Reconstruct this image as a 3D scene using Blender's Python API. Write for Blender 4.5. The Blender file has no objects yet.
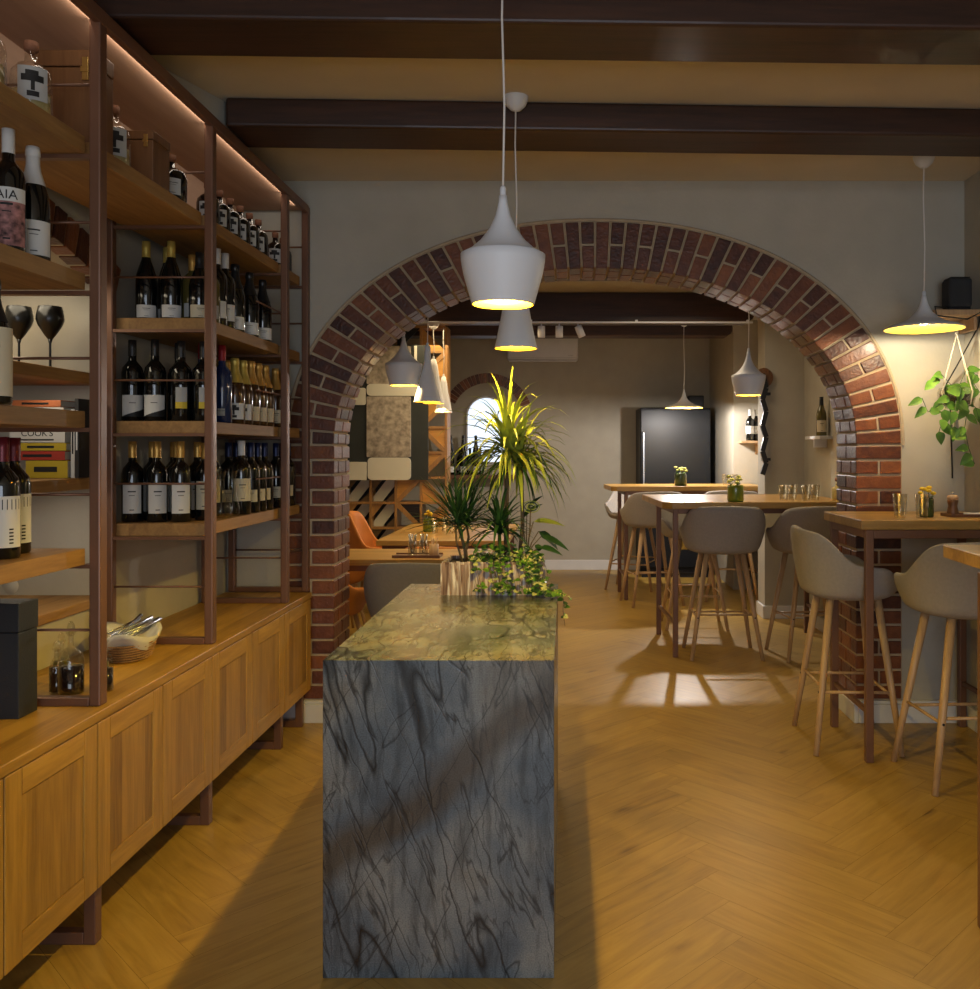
import bpy, bmesh, math, random
from math import sin, cos, pi, radians as R
from mathutils import Vector, Matrix
random.seed(7)
SC = bpy.context.scene
COL = SC.collection

# ------------------------------------------------------------------ helpers
class MB:
    """collects geometry, builds ONE mesh object"""
    def __init__(s): s.v=[]; s.f=[]; s.m=[]; s.sm=[]; s.uv={}
    def add(s, vs, fs, mi=0, smooth=False, M=None):
        o=len(s.v)
        for p in vs:
            p=Vector(p)
            if M is not None: p=M@p
            s.v.append(tuple(p))
        for f in fs:
            s.f.append(tuple(i+o for i in f)); s.m.append(mi); s.sm.append(smooth)
        return s
    def box(s, x0,x1,y0,y1,z0,z1, mi=0, M=None):
        vs=[(x0,y0,z0),(x1,y0,z0),(x1,y1,z0),(x0,y1,z0),(x0,y0,z1),(x1,y0,z1),(x1,y1,z1),(x0,y1,z1)]
        fs=[(0,3,2,1),(4,5,6,7),(0,1,5,4),(1,2,6,5),(2,3,7,6),(3,0,4,7)]
        return s.add(vs,fs,mi,False,M)
    def tube(s, pts, rad, n=10, mi=0, cap=True, M=None):
        pts=[Vector(p) for p in pts]
        if not isinstance(rad,(list,tuple)): rad=[rad]*len(pts)
        vs=[];fs=[]; prev=None
        for i,p in enumerate(pts):
            a=pts[max(i-1,0)]; b=pts[min(i+1,len(pts)-1)]
            t=(b-a).normalized()
            if prev is None:
                u=t.orthogonal().normalized()
            else:
                u=(prev-t*prev.dot(t)); u=u.normalized() if u.length>1e-6 else t.orthogonal().normalized()
            prev=u; w=t.cross(u)
            for k in range(n):
                th=2*pi*k/n
                vs.append(p+(u*cos(th)+w*sin(th))*rad[i])
        for i in range(len(pts)-1):
            for k in range(n):
                a=i*n+k;b=i*n+(k+1)%n
                fs.append((a,b,b+n,a+n))
        s.add(vs,fs,mi,True,M)
        if cap:
            o=len(s.v)-len(vs)
            s.f.append(tuple(o+k for k in reversed(range(n)))); s.m.append(mi); s.sm.append(False)
            e=o+(len(pts)-1)*n
            s.f.append(tuple(e+k for k in range(n))); s.m.append(mi); s.sm.append(False)
        return s
    def lathe(s, prof, n=20, mi=0, c=(0,0,0), M=None, a0=0, a1=2*pi, smooth=True):
        full=abs(a1-a0-2*pi)<1e-6
        k=n if full else n+1
        vs=[];fs=[]
        for (r,z) in prof:
            for i in range(k):
                th=a0+(a1-a0)*i/n
                vs.append((c[0]+r*cos(th),c[1]+r*sin(th),c[2]+z))
        for j in range(len(prof)-1):
            for i in range(n):
                a=j*k+i;b=j*k+(i+1)%k
                fs.append((a,b,b+k,a+k))
        return s.add(vs,fs,mi,smooth,M)
    def prism(s, poly, axis, d0, d1, mi=0, M=None):
        n=len(poly)
        def P(a,b,d):
            return {'x':(d,a,b),'y':(a,d,b),'z':(a,b,d)}[axis]
        vs=[P(a,b,d0) for a,b in poly]+[P(a,b,d1) for a,b in poly]
        fs=[tuple(range(n)),tuple(reversed(range(n,2*n)))]+[(i,i+n,(i+1)%n+n,(i+1)%n) for i in range(n)]
        return s.add(vs,fs,mi,False,M)
    def build(s, name, mats, parent=None, loc=None, bevel=0, seg=2, recalc=True, weld=False, solid=0, sub=0):
        me=bpy.data.meshes.new(name)
        me.from_pydata(s.v,[],s.f)
        if not isinstance(mats,(list,tuple)): mats=[mats]
        for m in mats: me.materials.append(m)
        me.polygons.foreach_set('material_index',s.m)
        me.polygons.foreach_set('use_smooth',s.sm)
        if recalc or weld:
            bm=bmesh.new(); bm.from_mesh(me)
            if weld: bmesh.ops.remove_doubles(bm,verts=bm.verts,dist=1e-5)
            if recalc: bmesh.ops.recalc_face_normals(bm,faces=bm.faces)
            bm.to_mesh(me); bm.free()
        o=bpy.data.objects.new(name,me); COL.objects.link(o)
        if parent: o.parent=parent
        if loc: o.location=loc
        if solid:
            md=o.modifiers.new('s','SOLIDIFY'); md.thickness=solid; md.offset=0
        if bevel:
            md=o.modifiers.new('b','BEVEL'); md.width=bevel; md.segments=seg; md.limit_method='ANGLE'; md.angle_limit=R(40)
        if sub:
            md=o.modifiers.new('u','SUBSURF'); md.levels=sub; md.render_levels=sub
        return o

def thing(name,label,cat,loc=(0,0,0),rz=0,group=None):
    o=bpy.data.objects.new(name,None); COL.objects.link(o); o.empty_display_size=.05
    o.location=loc; o.rotation_euler=(0,0,rz); o['label']=label; o['category']=cat
    if group: o['group']=group
    return o
def tag(o,label,cat,group=None,kind=None):
    o['label']=label; o['category']=cat
    if group: o['group']=group
    if kind: o['kind']=kind
    return o
def struct(o): o['kind']='structure'; return o
def dup(root,loc,rz=None,label=None,group=None,sc=None):
    r=root.copy(); COL.objects.link(r); r.location=loc
    if rz is not None: r.rotation_euler=(0,0,rz)
    if label: r['label']=label
    if group: r['group']=group
    if sc: r.scale=sc
    for ch in list(root.children):
        c=ch.copy(); COL.objects.link(c); c.parent=r
        for g in ch.children:
            d=g.copy(); COL.objects.link(d); d.parent=c
    return r

# ------------------------------------------------------------------ materials
def nt(name):
    m=bpy.data.materials.new(name); m.use_nodes=True
    n=m.node_tree; b=n.nodes['Principled BSDF']; return m,n,b
def N(n,t,**k):
    x=n.nodes.new(t)
    for a,v in k.items(): setattr(x,a,v)
    return x
def ramp(n,stops,src,interp='LINEAR'):
    r=N(n,'ShaderNodeValToRGB'); r.color_ramp.interpolation=interp
    e=r.color_ramp.elements
    while len(e)<len(stops): e.new(.5)
    for i,(p,c) in enumerate(stops):
        e[i].position=p; e[i].color=(c[0],c[1],c[2],1)
    n.links.new(src,r.inputs[0]); return r
def plain(name,c,rough=.5,metal=0,bump=0,bscale=60,var=0,spec=.5,coat=0,emit=None,es=0,trans=0,ior=1.45,alpha=1):
    m,n,b=nt(name)
    b.inputs['Base Color'].default_value=(*c,1); b.inputs['Roughness'].default_value=rough
    b.inputs['Metallic'].default_value=metal; b.inputs['Specular IOR Level'].default_value=spec
    b.inputs['Coat Weight'].default_value=coat; b.inputs['Coat Roughness'].default_value=.1
    b.inputs['Transmission Weight'].default_value=trans; b.inputs['IOR'].default_value=ior
    if emit: b.inputs['Emission Color'].default_value=(*emit,1); b.inputs['Emission Strength'].default_value=es
    tc=N(n,'ShaderNodeTexCoord')
    if var:
        no=N(n,'ShaderNodeTexNoise'); no.inputs['Scale'].default_value=bscale*.12; no.inputs['Detail'].default_value=5
        n.links.new(tc.outputs['Object'],no.inputs['Vector'])
        r=ramp(n,[(.3,[max(0,x*(1-var)) for x in c]),(.7,[min(1,x*(1+var)) for x in c])],no.outputs['Fac'])
        n.links.new(r.outputs[0],b.inputs['Base Color'])
    if bump:
        no=N(n,'ShaderNodeTexNoise'); no.inputs['Scale'].default_value=bscale; no.inputs['Detail'].default_value=4
        n.links.new(tc.outputs['Object'],no.inputs['Vector'])
        bp=N(n,'ShaderNodeBump'); bp.inputs['Strength'].default_value=bump; bp.inputs['Distance'].default_value=.004
        n.links.new(no.outputs['Fac'],bp.inputs['Height']); n.links.new(bp.outputs[0],b.inputs['Normal'])
    return m
def wood(name,dark,light,axis='y',scale=1.0,rough=.42,stave=0,staveaxis=None,coord='Object',coat=0,knots=True):
    """grain running along `axis`; staves = glued strips across staveaxis"""
    m,n,b=nt(name); L=n.links.new
    tc=N(n,'ShaderNodeTexCoord'); mp=N(n,'ShaderNodeMapping')
    s={'x':(1.2,14,14),'y':(14,1.2,14),'z':(14,14,1.2)}[axis]
    mp.inputs['Scale'].default_value=[q*scale for q in s]
    L(tc.outputs[coord],mp.inputs['Vector'])
    n1=N(n,'ShaderNodeTexNoise'); n1.inputs['Scale'].default_value=1.3; n1.inputs['Detail'].default_value=6; n1.inputs['Roughness'].default_value=.62; n1.inputs['Distortion'].default_value=.8
    vec=mp.outputs[0]
    facsrc=None
    if stave:
        sx=N(n,'ShaderNodeSeparateXYZ'); L(tc.outputs[coord],sx.inputs[0])
        fl=N(n,'ShaderNodeMath',operation='MULTIPLY'); fl.inputs[1].default_value=1/stave; L(sx.outputs[staveaxis.upper()],fl.inputs[0])
        f2=N(n,'ShaderNodeMath',operation='FLOOR'); L(fl.outputs[0],f2.inputs[0])
        wn=N(n,'ShaderNodeTexWhiteNoise',noise_dimensions='1D'); L(f2.outputs[0],wn.inputs['W'])
        ad=N(n,'ShaderNodeVectorMath',operation='MULTIPLY_ADD'); L(wn.outputs['Color'],ad.inputs[0]); ad.inputs[1].default_value=(9,9,9); L(mp.outputs[0],ad.inputs[2])
        vec=ad.outputs[0]; facsrc=wn.outputs['Value']
    L(vec,n1.inputs['Vector'])
    n2=N(n,'ShaderNodeTexNoise'); n2.inputs['Scale'].default_value=7; n2.inputs['Detail'].default_value=3; L(vec,n2.inputs['Vector'])
    mx=N(n,'ShaderNodeMath',operation='MULTIPLY_ADD'); L(n2.outputs['Fac'],mx.inputs[0]); mx.inputs[1].default_value=.35; 
    ms=N(n,'ShaderNodeMath',operation='MULTIPLY'); L(n1.outputs['Fac'],ms.inputs[0]); ms.inputs[1].default_value=.75; L(ms.outputs[0],mx.inputs[2])
    src=mx.outputs[0]
    if facsrc:
        a2=N(n,'ShaderNodeMath',operation='MULTIPLY_ADD'); L(facsrc,a2.inputs[0]); a2.inputs[1].default_value=.28; L(src,a2.inputs[2])
        a3=N(n,'ShaderNodeMath',operation='SUBTRACT'); L(a2.outputs[0],a3.inputs[0]); a3.inputs[1].default_value=.14; src=a3.outputs[0]
    r=ramp(n,[(.30,dark),(.52,[(a+c)/2 for a,c in zip(dark,light)]),(.72,light)],src)
    L(r.outputs[0],b.inputs['Base Color']); b.inputs['Roughness'].default_value=rough
    b.inputs['Coat Weight'].default_value=coat
    bp=N(n,'ShaderNodeBump'); bp.inputs['Strength'].default_value=.12; bp.inputs['Distance'].default_value=.003
    L(n2.outputs['Fac'],bp.inputs['Height']); L(bp.outputs[0],b.inputs['Normal'])
    return m

M={}
M['plaster']=plain('plaster',(.44,.41,.34),.9,bump=.25,bscale=45,var=.05)
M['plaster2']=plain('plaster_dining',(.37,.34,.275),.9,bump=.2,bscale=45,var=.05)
M['ceil']=plain('ceiling_plaster',(.60,.52,.40),.95,bump=.2,bscale=25,var=.05)
M['white_trim']=plain('white_trim',(.62,.62,.62),.5,var=.04)
M['lamp_white']=plain('lamp_white',(.72,.74,.78),.45,bump=.05,bscale=200)
M['lamp_gold']=plain('lamp_gold',(.95,.62,.08),.35,metal=.55,bump=.05,bscale=80)
M['cord']=plain('cord_white',(.75,.72,.68),.6,var=.03)
M['bulb']=plain('bulb_glow',(1,.8,.4),.4,emit=(1,.68,.22),es=14,var=0)
OAKD=(.25,.128,.018); OAKL=(.50,.285,.052)
M['oak_y']=wood('oak_along_y',OAKD,OAKL,'y',1.0,stave=.12,staveaxis='x')
M['oak_x']=wood('oak_along_x',OAKD,OAKL,'x',1.0,stave=.09,staveaxis='y')
M['oak_z']=wood('oak_along_z',OAKD,OAKL,'z',1.0)
M['oak_panel']=wood('oak_panel',(.19,.095,.014),(.42,.235,.043),'z',1.1,stave=.075,staveaxis='y')
M['shelf']=wood('shelf_oak',(.19,.095,.026),(.38,.21,.065),'y',1.0,rough=.62,stave=.17,staveaxis='x')
M['backply']=wood('pink_plywood',(.30,.17,.11),(.42,.26,.17),'y',.35,rough=.6)
M['crate']=wood('crate_wood',(.10,.04,.013),(.19,.085,.03),'z',1.0)
M['table_top']=wood('table_oak',(.27,.145,.030),(.48,.285,.075),'x',.9,rough=.34,stave=.1,staveaxis='y')
M['leg_wood']=wood('ash_leg',(.36,.22,.11),(.56,.37,.20),'z',1.2,rough=.45)
M['beam']=wood('stained_beam',(.012,.005,.003),(.06,.022,.010),'x',.7,rough=.5,coat=.08)
M['lattice']=wood('lattice_wood',(.22,.11,.035),(.42,.23,.08),'z',.8)
M['lattice_orange']=wood('lattice_orange',(.42,.20,.04),(.62,.33,.08),'x',.8)
M['lattice_dark']=wood('lattice_dark',(.07,.045,.02),(.15,.09,.04),'x',.8)
M['rib_wood']=plain('ribbed_yellow_wood',(.62,.42,.09),.5,var=.1)
M['walnut']=wood('walnut',(.10,.045,.02),(.20,.09,.045),'x',1.2)
M['bronze']=plain('brown_steel',(.175,.085,.050),.38,metal=.25,var=.12,bscale=30)
M['fabric']=plain('grey_fabric',(.33,.30,.27),.95,bump=.5,bscale=600,var=.05)
M['fabric_d']=plain('grey_fabric_dark',(.25,.235,.225),.95,bump=.5,bscale=600,var=.05)
M['leather']=plain('orange_leather',(.50,.18,.035),.5,bump=.3,bscale=70,var=.12)
M['black']=plain('black_plastic',(.012,.012,.014),.4,var=.1)
M['blackbox']=plain('black_card',(.02,.023,.028),.55,bump=.2,bscale=200)
M['fridge']=plain('fridge_black',(.008,.009,.011),.4,var=.1,spec=.3)
M['chrome']=plain('chrome',(.55,.57,.6),.25,metal=1,var=.05)
M['brass']=plain('brass',(.7,.48,.15),.35,metal=1,var=.05)
M['speaker']=plain('speaker_cloth',(.03,.032,.035),.85,bump=.6,bscale=500)
M['gl_dark']=plain('dark_bottle_glass',(.004,.005,.005),.08,coat=.6,var=.05)
M['gl_blue']=plain('blue_bottle_glass',(.01,.025,.09),.1,coat=.6,var=.05)
M['gl_brown']=plain('brown_bottle_glass',(.05,.02,.006),.1,coat=.6,var=.05)
M['gl_olive']=plain('olive_bottle_glass',(.09,.075,.02),.12,coat=.5,var=.05)
M['gl_straw']=plain('straw_liquid',(.40,.33,.14),.12,coat=.5,var=.1)
M['gl_rose']=plain('rose_bottle',(.5,.32,.25),.2,coat=.4,var=.1)
M['liquid']=plain('dark_liquid',(.008,.004,.004),.1,coat=.6,var=.05)
M['oil']=plain('olive_oil',(.16,.13,.015),.15,coat=.6,var=.05)
M['foil_gold']=plain('gold_foil',(.62,.36,.09),.35,metal=.6,bump=.2,bscale=300)
M['foil_yellow']=plain('yellow_foil',(.60,.45,.10),.35,metal=.5,bump=.2,bscale=300)
M['foil_black']=plain('black_foil',(.012,.012,.013),.35,var=.1)
M['foil_red']=plain('red_foil',(.24,.01,.015),.35,metal=.3,var=.1)
M['foil_blue']=plain('blue_foil',(.010,.016,.06),.35,metal=.4,var=.1)
M['foil_white']=plain('white_foil',(.62,.62,.60),.4,bump=.2,bscale=200)
M['foil_wine']=plain('wine_foil',(.13,.012,.018),.35,metal=.3,var=.1)
M['cork']=plain('cork_brown',(.20,.085,.045),.8,bump=.5,bscale=200,var=.2)
M['ink']=plain('black_ink',(.01,.01,.01),.6,var=.05)
M['paper']=plain('white_label_paper',(.66,.66,.63),.7,var=.03)
M['paper_cream']=plain('cream_label_paper',(.58,.52,.37),.7,var=.03)
M['paper_yellow']=plain('yellow_label_paper',(.62,.46,.03),.6,var=.05)
M['paper_grey']=plain('grey_label_paper',(.40,.41,.40),.7,var=.03)
M['paper_art']=plain('painted_label_paper',(.30,.14,.13),.7,var=.9,bscale=400)
M['book_red']=plain('book_red',(.35,.035,.02),.6,var=.05)
M['book_yellow']=plain('book_yellow',(.45,.33,.02),.6,var=.05)
M['book_white']=plain('book_white',(.55,.54,.5),.6,var=.05)
M['book_black']=plain('book_black',(.02,.02,.02),.5,var=.05)
M['book_orange']=plain('book_orange',(.45,.14,.05),.5,var=.05)
M['glassblack']=plain('black_wine_glass',(.004,.004,.004),.3,coat=.1,var=.05)
M['wicker']=plain('wicker',(.30,.17,.07),.8,bump=1,bscale=150,var=.3)
M['cloth']=plain('white_napkin',(.55,.54,.5),.9,bump=.4,bscale=60,var=.05)
M['pot_green']=plain('green_glass_jar',(.04,.065,.015),.25,coat=.5,var=.15)
M['pot_lime']=plain('lime_glass_jar',(.20,.25,.02),.3,coat=.5,var=.15)
M['flower']=plain('yellow_flower',(.75,.50,.02),.8,bump=.6,bscale=200,var=.2)
M['flower_pale']=plain('pale_yellow_flower',(.62,.60,.16),.8,bump=.6,bscale=200,var=.2)
M['leaf']=plain('pothos_leaf',(.10,.22,.025),.4,var=.35,bscale=100)
M['leaf_pothos']=plain('hanging_pothos_leaf',(.065,.16,.018),.45,var=.35,bscale=100)
M['leaf_dark']=plain('dark_leaf',(.025,.075,.02),.4,var=.35,bscale=100)
M['leaf_lime']=plain('lime_leaf',(.30,.36,.05),.45,var=.35,bscale=80)
M['leaf_pale']=plain('cream_leaf_edge',(.48,.50,.20),.5,var=.3,bscale=100)
M['stem']=plain('plant_stem',(.13,.09,.045),.8,bump=.5,bscale=120,var=.2)
M['soil']=plain('soil',(.03,.02,.012),.95,bump=1,bscale=90,var=.3)
M['stone_grey']=plain('sandy_stone_panel',(.36,.33,.29),.9,bump=.8,bscale=160,var=.45)
M['white_paint']=plain('white_paint',(.66,.68,.62),.6,var=.06,bscale=30)
M['slate_paint']=plain('slate_paint',(.028,.036,.038),.6,var=.15,bscale=30)
M['mirror']=plain('mirror_glass',(.75,.8,.85),.04,metal=1,var=0)
M['mirror_glow']=plain('daylight_glow',(.8,.85,.9),.5,emit=(.62,.78,1),es=.9)  # emission stands in for daylight reflected in the mirror
M['mortar']=plain('mortar',(.46,.36,.24),.95,bump=.6,bscale=120,var=.1)
M['macrame']=plain('macrame_cord',(.55,.48,.36),.9,bump=.5,bscale=300)
M['ivory']=plain('ivory_plastic',(.55,.53,.46),.5,var=.03)

def glassmat():
    m,n,b=nt('clear_glass'); L=n.links.new
    tr=N(n,'ShaderNodeBsdfTransparent'); tr.inputs[0].default_value=(.93,.93,.90,1)
    gl=N(n,'ShaderNodeBsdfGlossy'); gl.inputs['Roughness'].default_value=.05
    fr=N(n,'ShaderNodeLayerWeight'); fr.inputs['Blend'].default_value=.35
    mr=N(n,'ShaderNodeMapRange'); mr.inputs['To Min'].default_value=.04; mr.inputs['To Max'].default_value=.42; L(fr.outputs['Facing'],mr.inputs[0])
    mx=N(n,'ShaderNodeMixShader'); L(mr.outputs[0],mx.inputs[0]); L(tr.outputs[0],mx.inputs[1]); L(gl.outputs[0],mx.inputs[2])
    L(mx.outputs[0],n.nodes['Material Output'].inputs[0]); return m
M['glass']=glassmat()

def brickmat():
    m,n,b=nt('glazed_brick'); L=n.links.new
    at=N(n,'ShaderNodeAttribute',attribute_name='rnd')
    tc=N(n,'ShaderNodeTexCoord'); no=N(n,'ShaderNodeTexNoise'); no.inputs['Scale'].default_value=22; no.inputs['Detail'].default_value=6; L(tc.outputs['Object'],no.inputs['Vector'])
    ad=N(n,'ShaderNodeMath',operation='MULTIPLY_ADD'); L(no.outputs['Fac'],ad.inputs[0]); ad.inputs[1].default_value=.6; 
    m2=N(n,'ShaderNodeMath',operation='MULTIPLY_ADD'); L(at.outputs['Fac'],m2.inputs[0]); m2.inputs[1].default_value=.55; m2.inputs[2].default_value=-.1; L(m2.outputs[0],ad.inputs[2])
    r=ramp(n,[(.15,(.050,.017,.011)),(.5,(.145,.046,.020)),(.85,(.26,.090,.032))],ad.outputs[0])
    L(r.outputs[0],b.inputs['Base Color'])
    b.inputs['Roughness'].default_value=.36; b.inputs['Specular IOR Level'].default_value=.35; b.inputs['Coat Weight'].default_value=.06; b.inputs['Coat Roughness'].default_value=.15
    n3=N(n,'ShaderNodeTexNoise'); n3.inputs['Scale'].default_value=70; n3.inputs['Detail'].default_value=4; L(tc.outputs['Object'],n3.inputs['Vector'])
    bp=N(n,'ShaderNodeBump'); bp.inputs['Strength'].default_value=.5; bp.inputs['Distance'].default_value=.006; L(n3.outputs['Fac'],bp.inputs['Height']); L(bp.outputs[0],b.inputs['Normal'])
    return m
M['brick']=brickmat()

def floormat():
    m,n,b=nt('herringbone_oak'); L=n.links.new
    uv=N(n,'ShaderNodeUVMap',uv_map='UVMap'); at=N(n,'ShaderNodeAttribute',attribute_name='rnd')
    mp=N(n,'ShaderNodeMapping'); mp.inputs['Scale'].default_value=(2.2,22,1); L(uv.outputs[0],mp.inputs[0])
    n1=N(n,'ShaderNodeTexNoise'); n1.inputs['Scale'].default_value=1.2; n1.inputs['Detail'].default_value=7; n1.inputs['Roughness'].default_value=.6; n1.inputs['Distortion'].default_value=1.0; L(mp.outputs[0],n1.inputs['Vector'])
    mk=N(n,'ShaderNodeMapping'); mk.inputs['Scale'].default_value=(5,14,1); L(uv.outputs[0],mk.inputs[0])
    kn=N(n,'ShaderNodeTexVoronoi'); kn.inputs['Scale'].default_value=.35; L(mk.outputs[0],kn.inputs['Vector'])
    kr=N(n,'ShaderNodeMapRange'); kr.inputs['From Min'].default_value=0; kr.inputs['From Max'].default_value=.14; kr.inputs['To Min'].default_value=.35; kr.inputs['To Max'].default_value=0; L(kn.outputs['Distance'],kr.inputs[0])
    ad=N(n,'ShaderNodeMath',operation='MULTIPLY_ADD'); L(at.outputs['Fac'],ad.inputs[0]); ad.inputs[1].default_value=.16; L(n1.outputs['Fac'],ad.inputs[2])
    sb=N(n,'ShaderNodeMath',operation='SUBTRACT'); L(ad.outputs[0],sb.inputs[0]); L(kr.outputs[0],sb.inputs[1])
    r=ramp(n,[(.20,(.17,.095,.018)),(.42,(.34,.205,.042)),(.62,(.42,.262,.056)),(.88,(.49,.32,.082))],sb.outputs[0])
    L(r.outputs[0],b.inputs['Base Color'])
    rr=N(n,'ShaderNodeMapRange'); rr.inputs['To Min'].default_value=.28; rr.inputs['To Max'].default_value=.45; L(n1.outputs['Fac'],rr.inputs[0]); L(rr.outputs[0],b.inputs['Roughness'])
    bp=N(n,'ShaderNodeBump'); bp.inputs['Strength'].default_value=.15; bp.inputs['Distance'].default_value=.002; L(n1.outputs['Fac'],bp.inputs['Height']); L(bp.outputs[0],b.inputs['Normal'])
    return m
M['floor']=floormat()
M['groove']=plain('floor_joint',(.14,.085,.03),.8,var=.1)

def stonemat():
    """blue grey slate with long dark cracks and one rusty diagonal band"""
    m,n,b=nt('slate_stone'); L=n.links.new
    tc=N(n,'ShaderNodeTexCoord')
    def warp(scale,amt,src):
        no=N(n,'ShaderNodeTexNoise'); no.inputs['Scale'].default_value=scale; no.inputs['Detail'].default_value=4; L(src,no.inputs['Vector'])
        v=N(n,'ShaderNodeVectorMath',operation='MULTIPLY_ADD'); L(no.outputs['Color'],v.inputs[0]); v.inputs[1].default_value=(amt,)*3; L(src,v.inputs[2]); return v.outputs[0]
    base=tc.outputs['Object']
    w=warp(3.2,.16,base); w2=warp(16,.018,warp(2.2,.07,base))
    def vein(lean,su,sz,width,src,off=0,det=2.0,lvl=.5,sc=1.7):
        d1=N(n,'ShaderNodeVectorMath',operation='DOT_PRODUCT'); L(src,d1.inputs[0]); d1.inputs[1].default_value=(su,0,su*lean)
        d2=N(n,'ShaderNodeVectorMath',operation='DOT_PRODUCT'); L(src,d2.inputs[0]); d2.inputs[1].default_value=(0,1.3,0)
        d3=N(n,'ShaderNodeVectorMath',operation='DOT_PRODUCT'); L(src,d3.inputs[0]); d3.inputs[1].default_value=(0,0,sz)
        cb=N(n,'ShaderNodeCombineXYZ'); L(d1.outputs['Value'],cb.inputs[0]); L(d2.outputs['Value'],cb.inputs[1]); L(d3.outputs['Value'],cb.inputs[2])
        ao=N(n,'ShaderNodeVectorMath',operation='ADD'); L(cb.outputs[0],ao.inputs[0]); ao.inputs[1].default_value=(off,off*.7,off*.3)
        no=N(n,'ShaderNodeTexNoise'); no.inputs['Scale'].default_value=sc; no.inputs['Detail'].default_value=det; no.inputs['Roughness'].default_value=.5; L(ao.outputs[0],no.inputs['Vector'])
        s1=N(n,'ShaderNodeMath',operation='SUBTRACT'); L(no.outputs['Fac'],s1.inputs[0]); s1.inputs[1].default_value=lvl
        s2=N(n,'ShaderNodeMath',operation='ABSOLUTE'); L(s1.outputs[0],s2.inputs[0])
        mr=N(n,'ShaderNodeMapRange'); mr.inputs['From Max'].default_value=width; mr.inputs['To Min'].default_value=1; mr.inputs['To Max'].default_value=0; L(s2.outputs[0],mr.inputs[0]); return mr.outputs[0]
    v1=vein(.28,2.8,.38,.012,w2,0,2)
    v2=vein(.40,6.5,.8,.014,w2,3.1,3)
    v3=vein(-.55,5.0,1.1,.010,w2,7.7,2.5,.48)
    v4=vein(.18,11,2.0,.016,w2,5.3,3,.52)
    # clouds
    c1=N(n,'ShaderNodeTexNoise'); c1.inputs['Scale'].default_value=2.6; c1.inputs['Detail'].default_value=5; L(w,c1.inputs['Vector'])
    r1=ramp(n,[(.28,(.050,.066,.084)),(.42,(.12,.145,.165)),(.54,(.235,.24,.225)),(.68,(.20,.165,.115))],c1.outputs['Fac'])
    # diagonal rusty band: distance along (x,z) direction
    dp=N(n,'ShaderNodeVectorMath',operation='DOT_PRODUCT'); L(w,dp.inputs[0]); dp.inputs[1].default_value=(-.59,.0,.81)
    sb=N(n,'ShaderNodeMath',operation='SUBTRACT'); L(dp.outputs['Value'],sb.inputs[0]); sb.inputs[1].default_value=.455
    ab=N(n,'ShaderNodeMath',operation='ABSOLUTE'); L(sb.outputs[0],ab.inputs[0])
    mr=N(n,'ShaderNodeMapRange'); mr.inputs['From Min'].default_value=.02; mr.inputs['From Max'].default_value=.075; mr.inputs['To Min'].default_value=.85; mr.inputs['To Max'].default_value=0; L(ab.outputs[0],mr.inputs[0])
    mx=N(n,'ShaderNodeMix',data_type='RGBA'); L(mr.outputs[0],mx.inputs['Factor']); L(r1.outputs[0],mx.inputs['A']); mx.inputs['B'].default_value=(.085,.062,.038,1)
    col=mx.outputs['Result']
    mpf=N(n,'ShaderNodeMapping'); mpf.inputs['Rotation'].default_value=(0,R(16),0); mpf.inputs['Scale'].default_value=(26,12,3); L(w2,mpf.inputs[0])
    nf=N(n,'ShaderNodeTexNoise'); nf.inputs['Scale'].default_value=1.5; nf.inputs['Detail'].default_value=5; L(mpf.outputs[0],nf.inputs['Vector'])
    rf=ramp(n,[(.32,(.35,.35,.35)),(.52,(1,1,1)),(.72,(1.0,1.0,1.0))],nf.outputs['Fac'])
    mm=N(n,'ShaderNodeMix',data_type='RGBA',blend_type='MULTIPLY'); mm.inputs['Factor'].default_value=.75; L(col,mm.inputs['A']); L(rf.outputs[0],mm.inputs['B']); col=mm.outputs['Result']
    sg=N(n,'ShaderNodeTexNoise'); sg.inputs['Scale'].default_value=260; L(base,sg.inputs['Vector'])
    rg=ramp(n,[(.35,(.45,.45,.45)),(.62,(1.0,1.0,1.0))],sg.outputs['Fac'])
    mg=N(n,'ShaderNodeMix',data_type='RGBA',blend_type='MULTIPLY'); mg.inputs['Factor'].default_value=.6; L(col,mg.inputs['A']); L(rg.outputs[0],mg.inputs['B']); col=mg.outputs['Result']
    for v,a in ((v1,.95),(v2,.75),(v3,.7),(v4,.55)):
        q=N(n,'ShaderNodeMath',operation='MULTIPLY'); L(v,q.inputs[0]); q.inputs[1].default_value=a
        x=N(n,'ShaderNodeMix',data_type='RGBA'); L(q.outputs[0],x.inputs['Factor']); L(col,x.inputs['A']); x.inputs['B'].default_value=(.006,.006,.007,1); col=x.outputs['Result']
    L(col,b.inputs['Base Color']); b.inputs['Roughness'].default_value=.24
    add=N(n,'ShaderNodeMath',operation='ADD'); L(v1,add.inputs[0]); L(v2,add.inputs[1])
    bp=N(n,'ShaderNodeBump',invert=True); bp.inputs['Strength'].default_value=.2; bp.inputs['Distance'].default_value=.002; L(add.outputs[0],bp.inputs['Height']); L(bp.outputs[0],b.inputs['Normal'])
    return m
M['stone']=stonemat()

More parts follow.
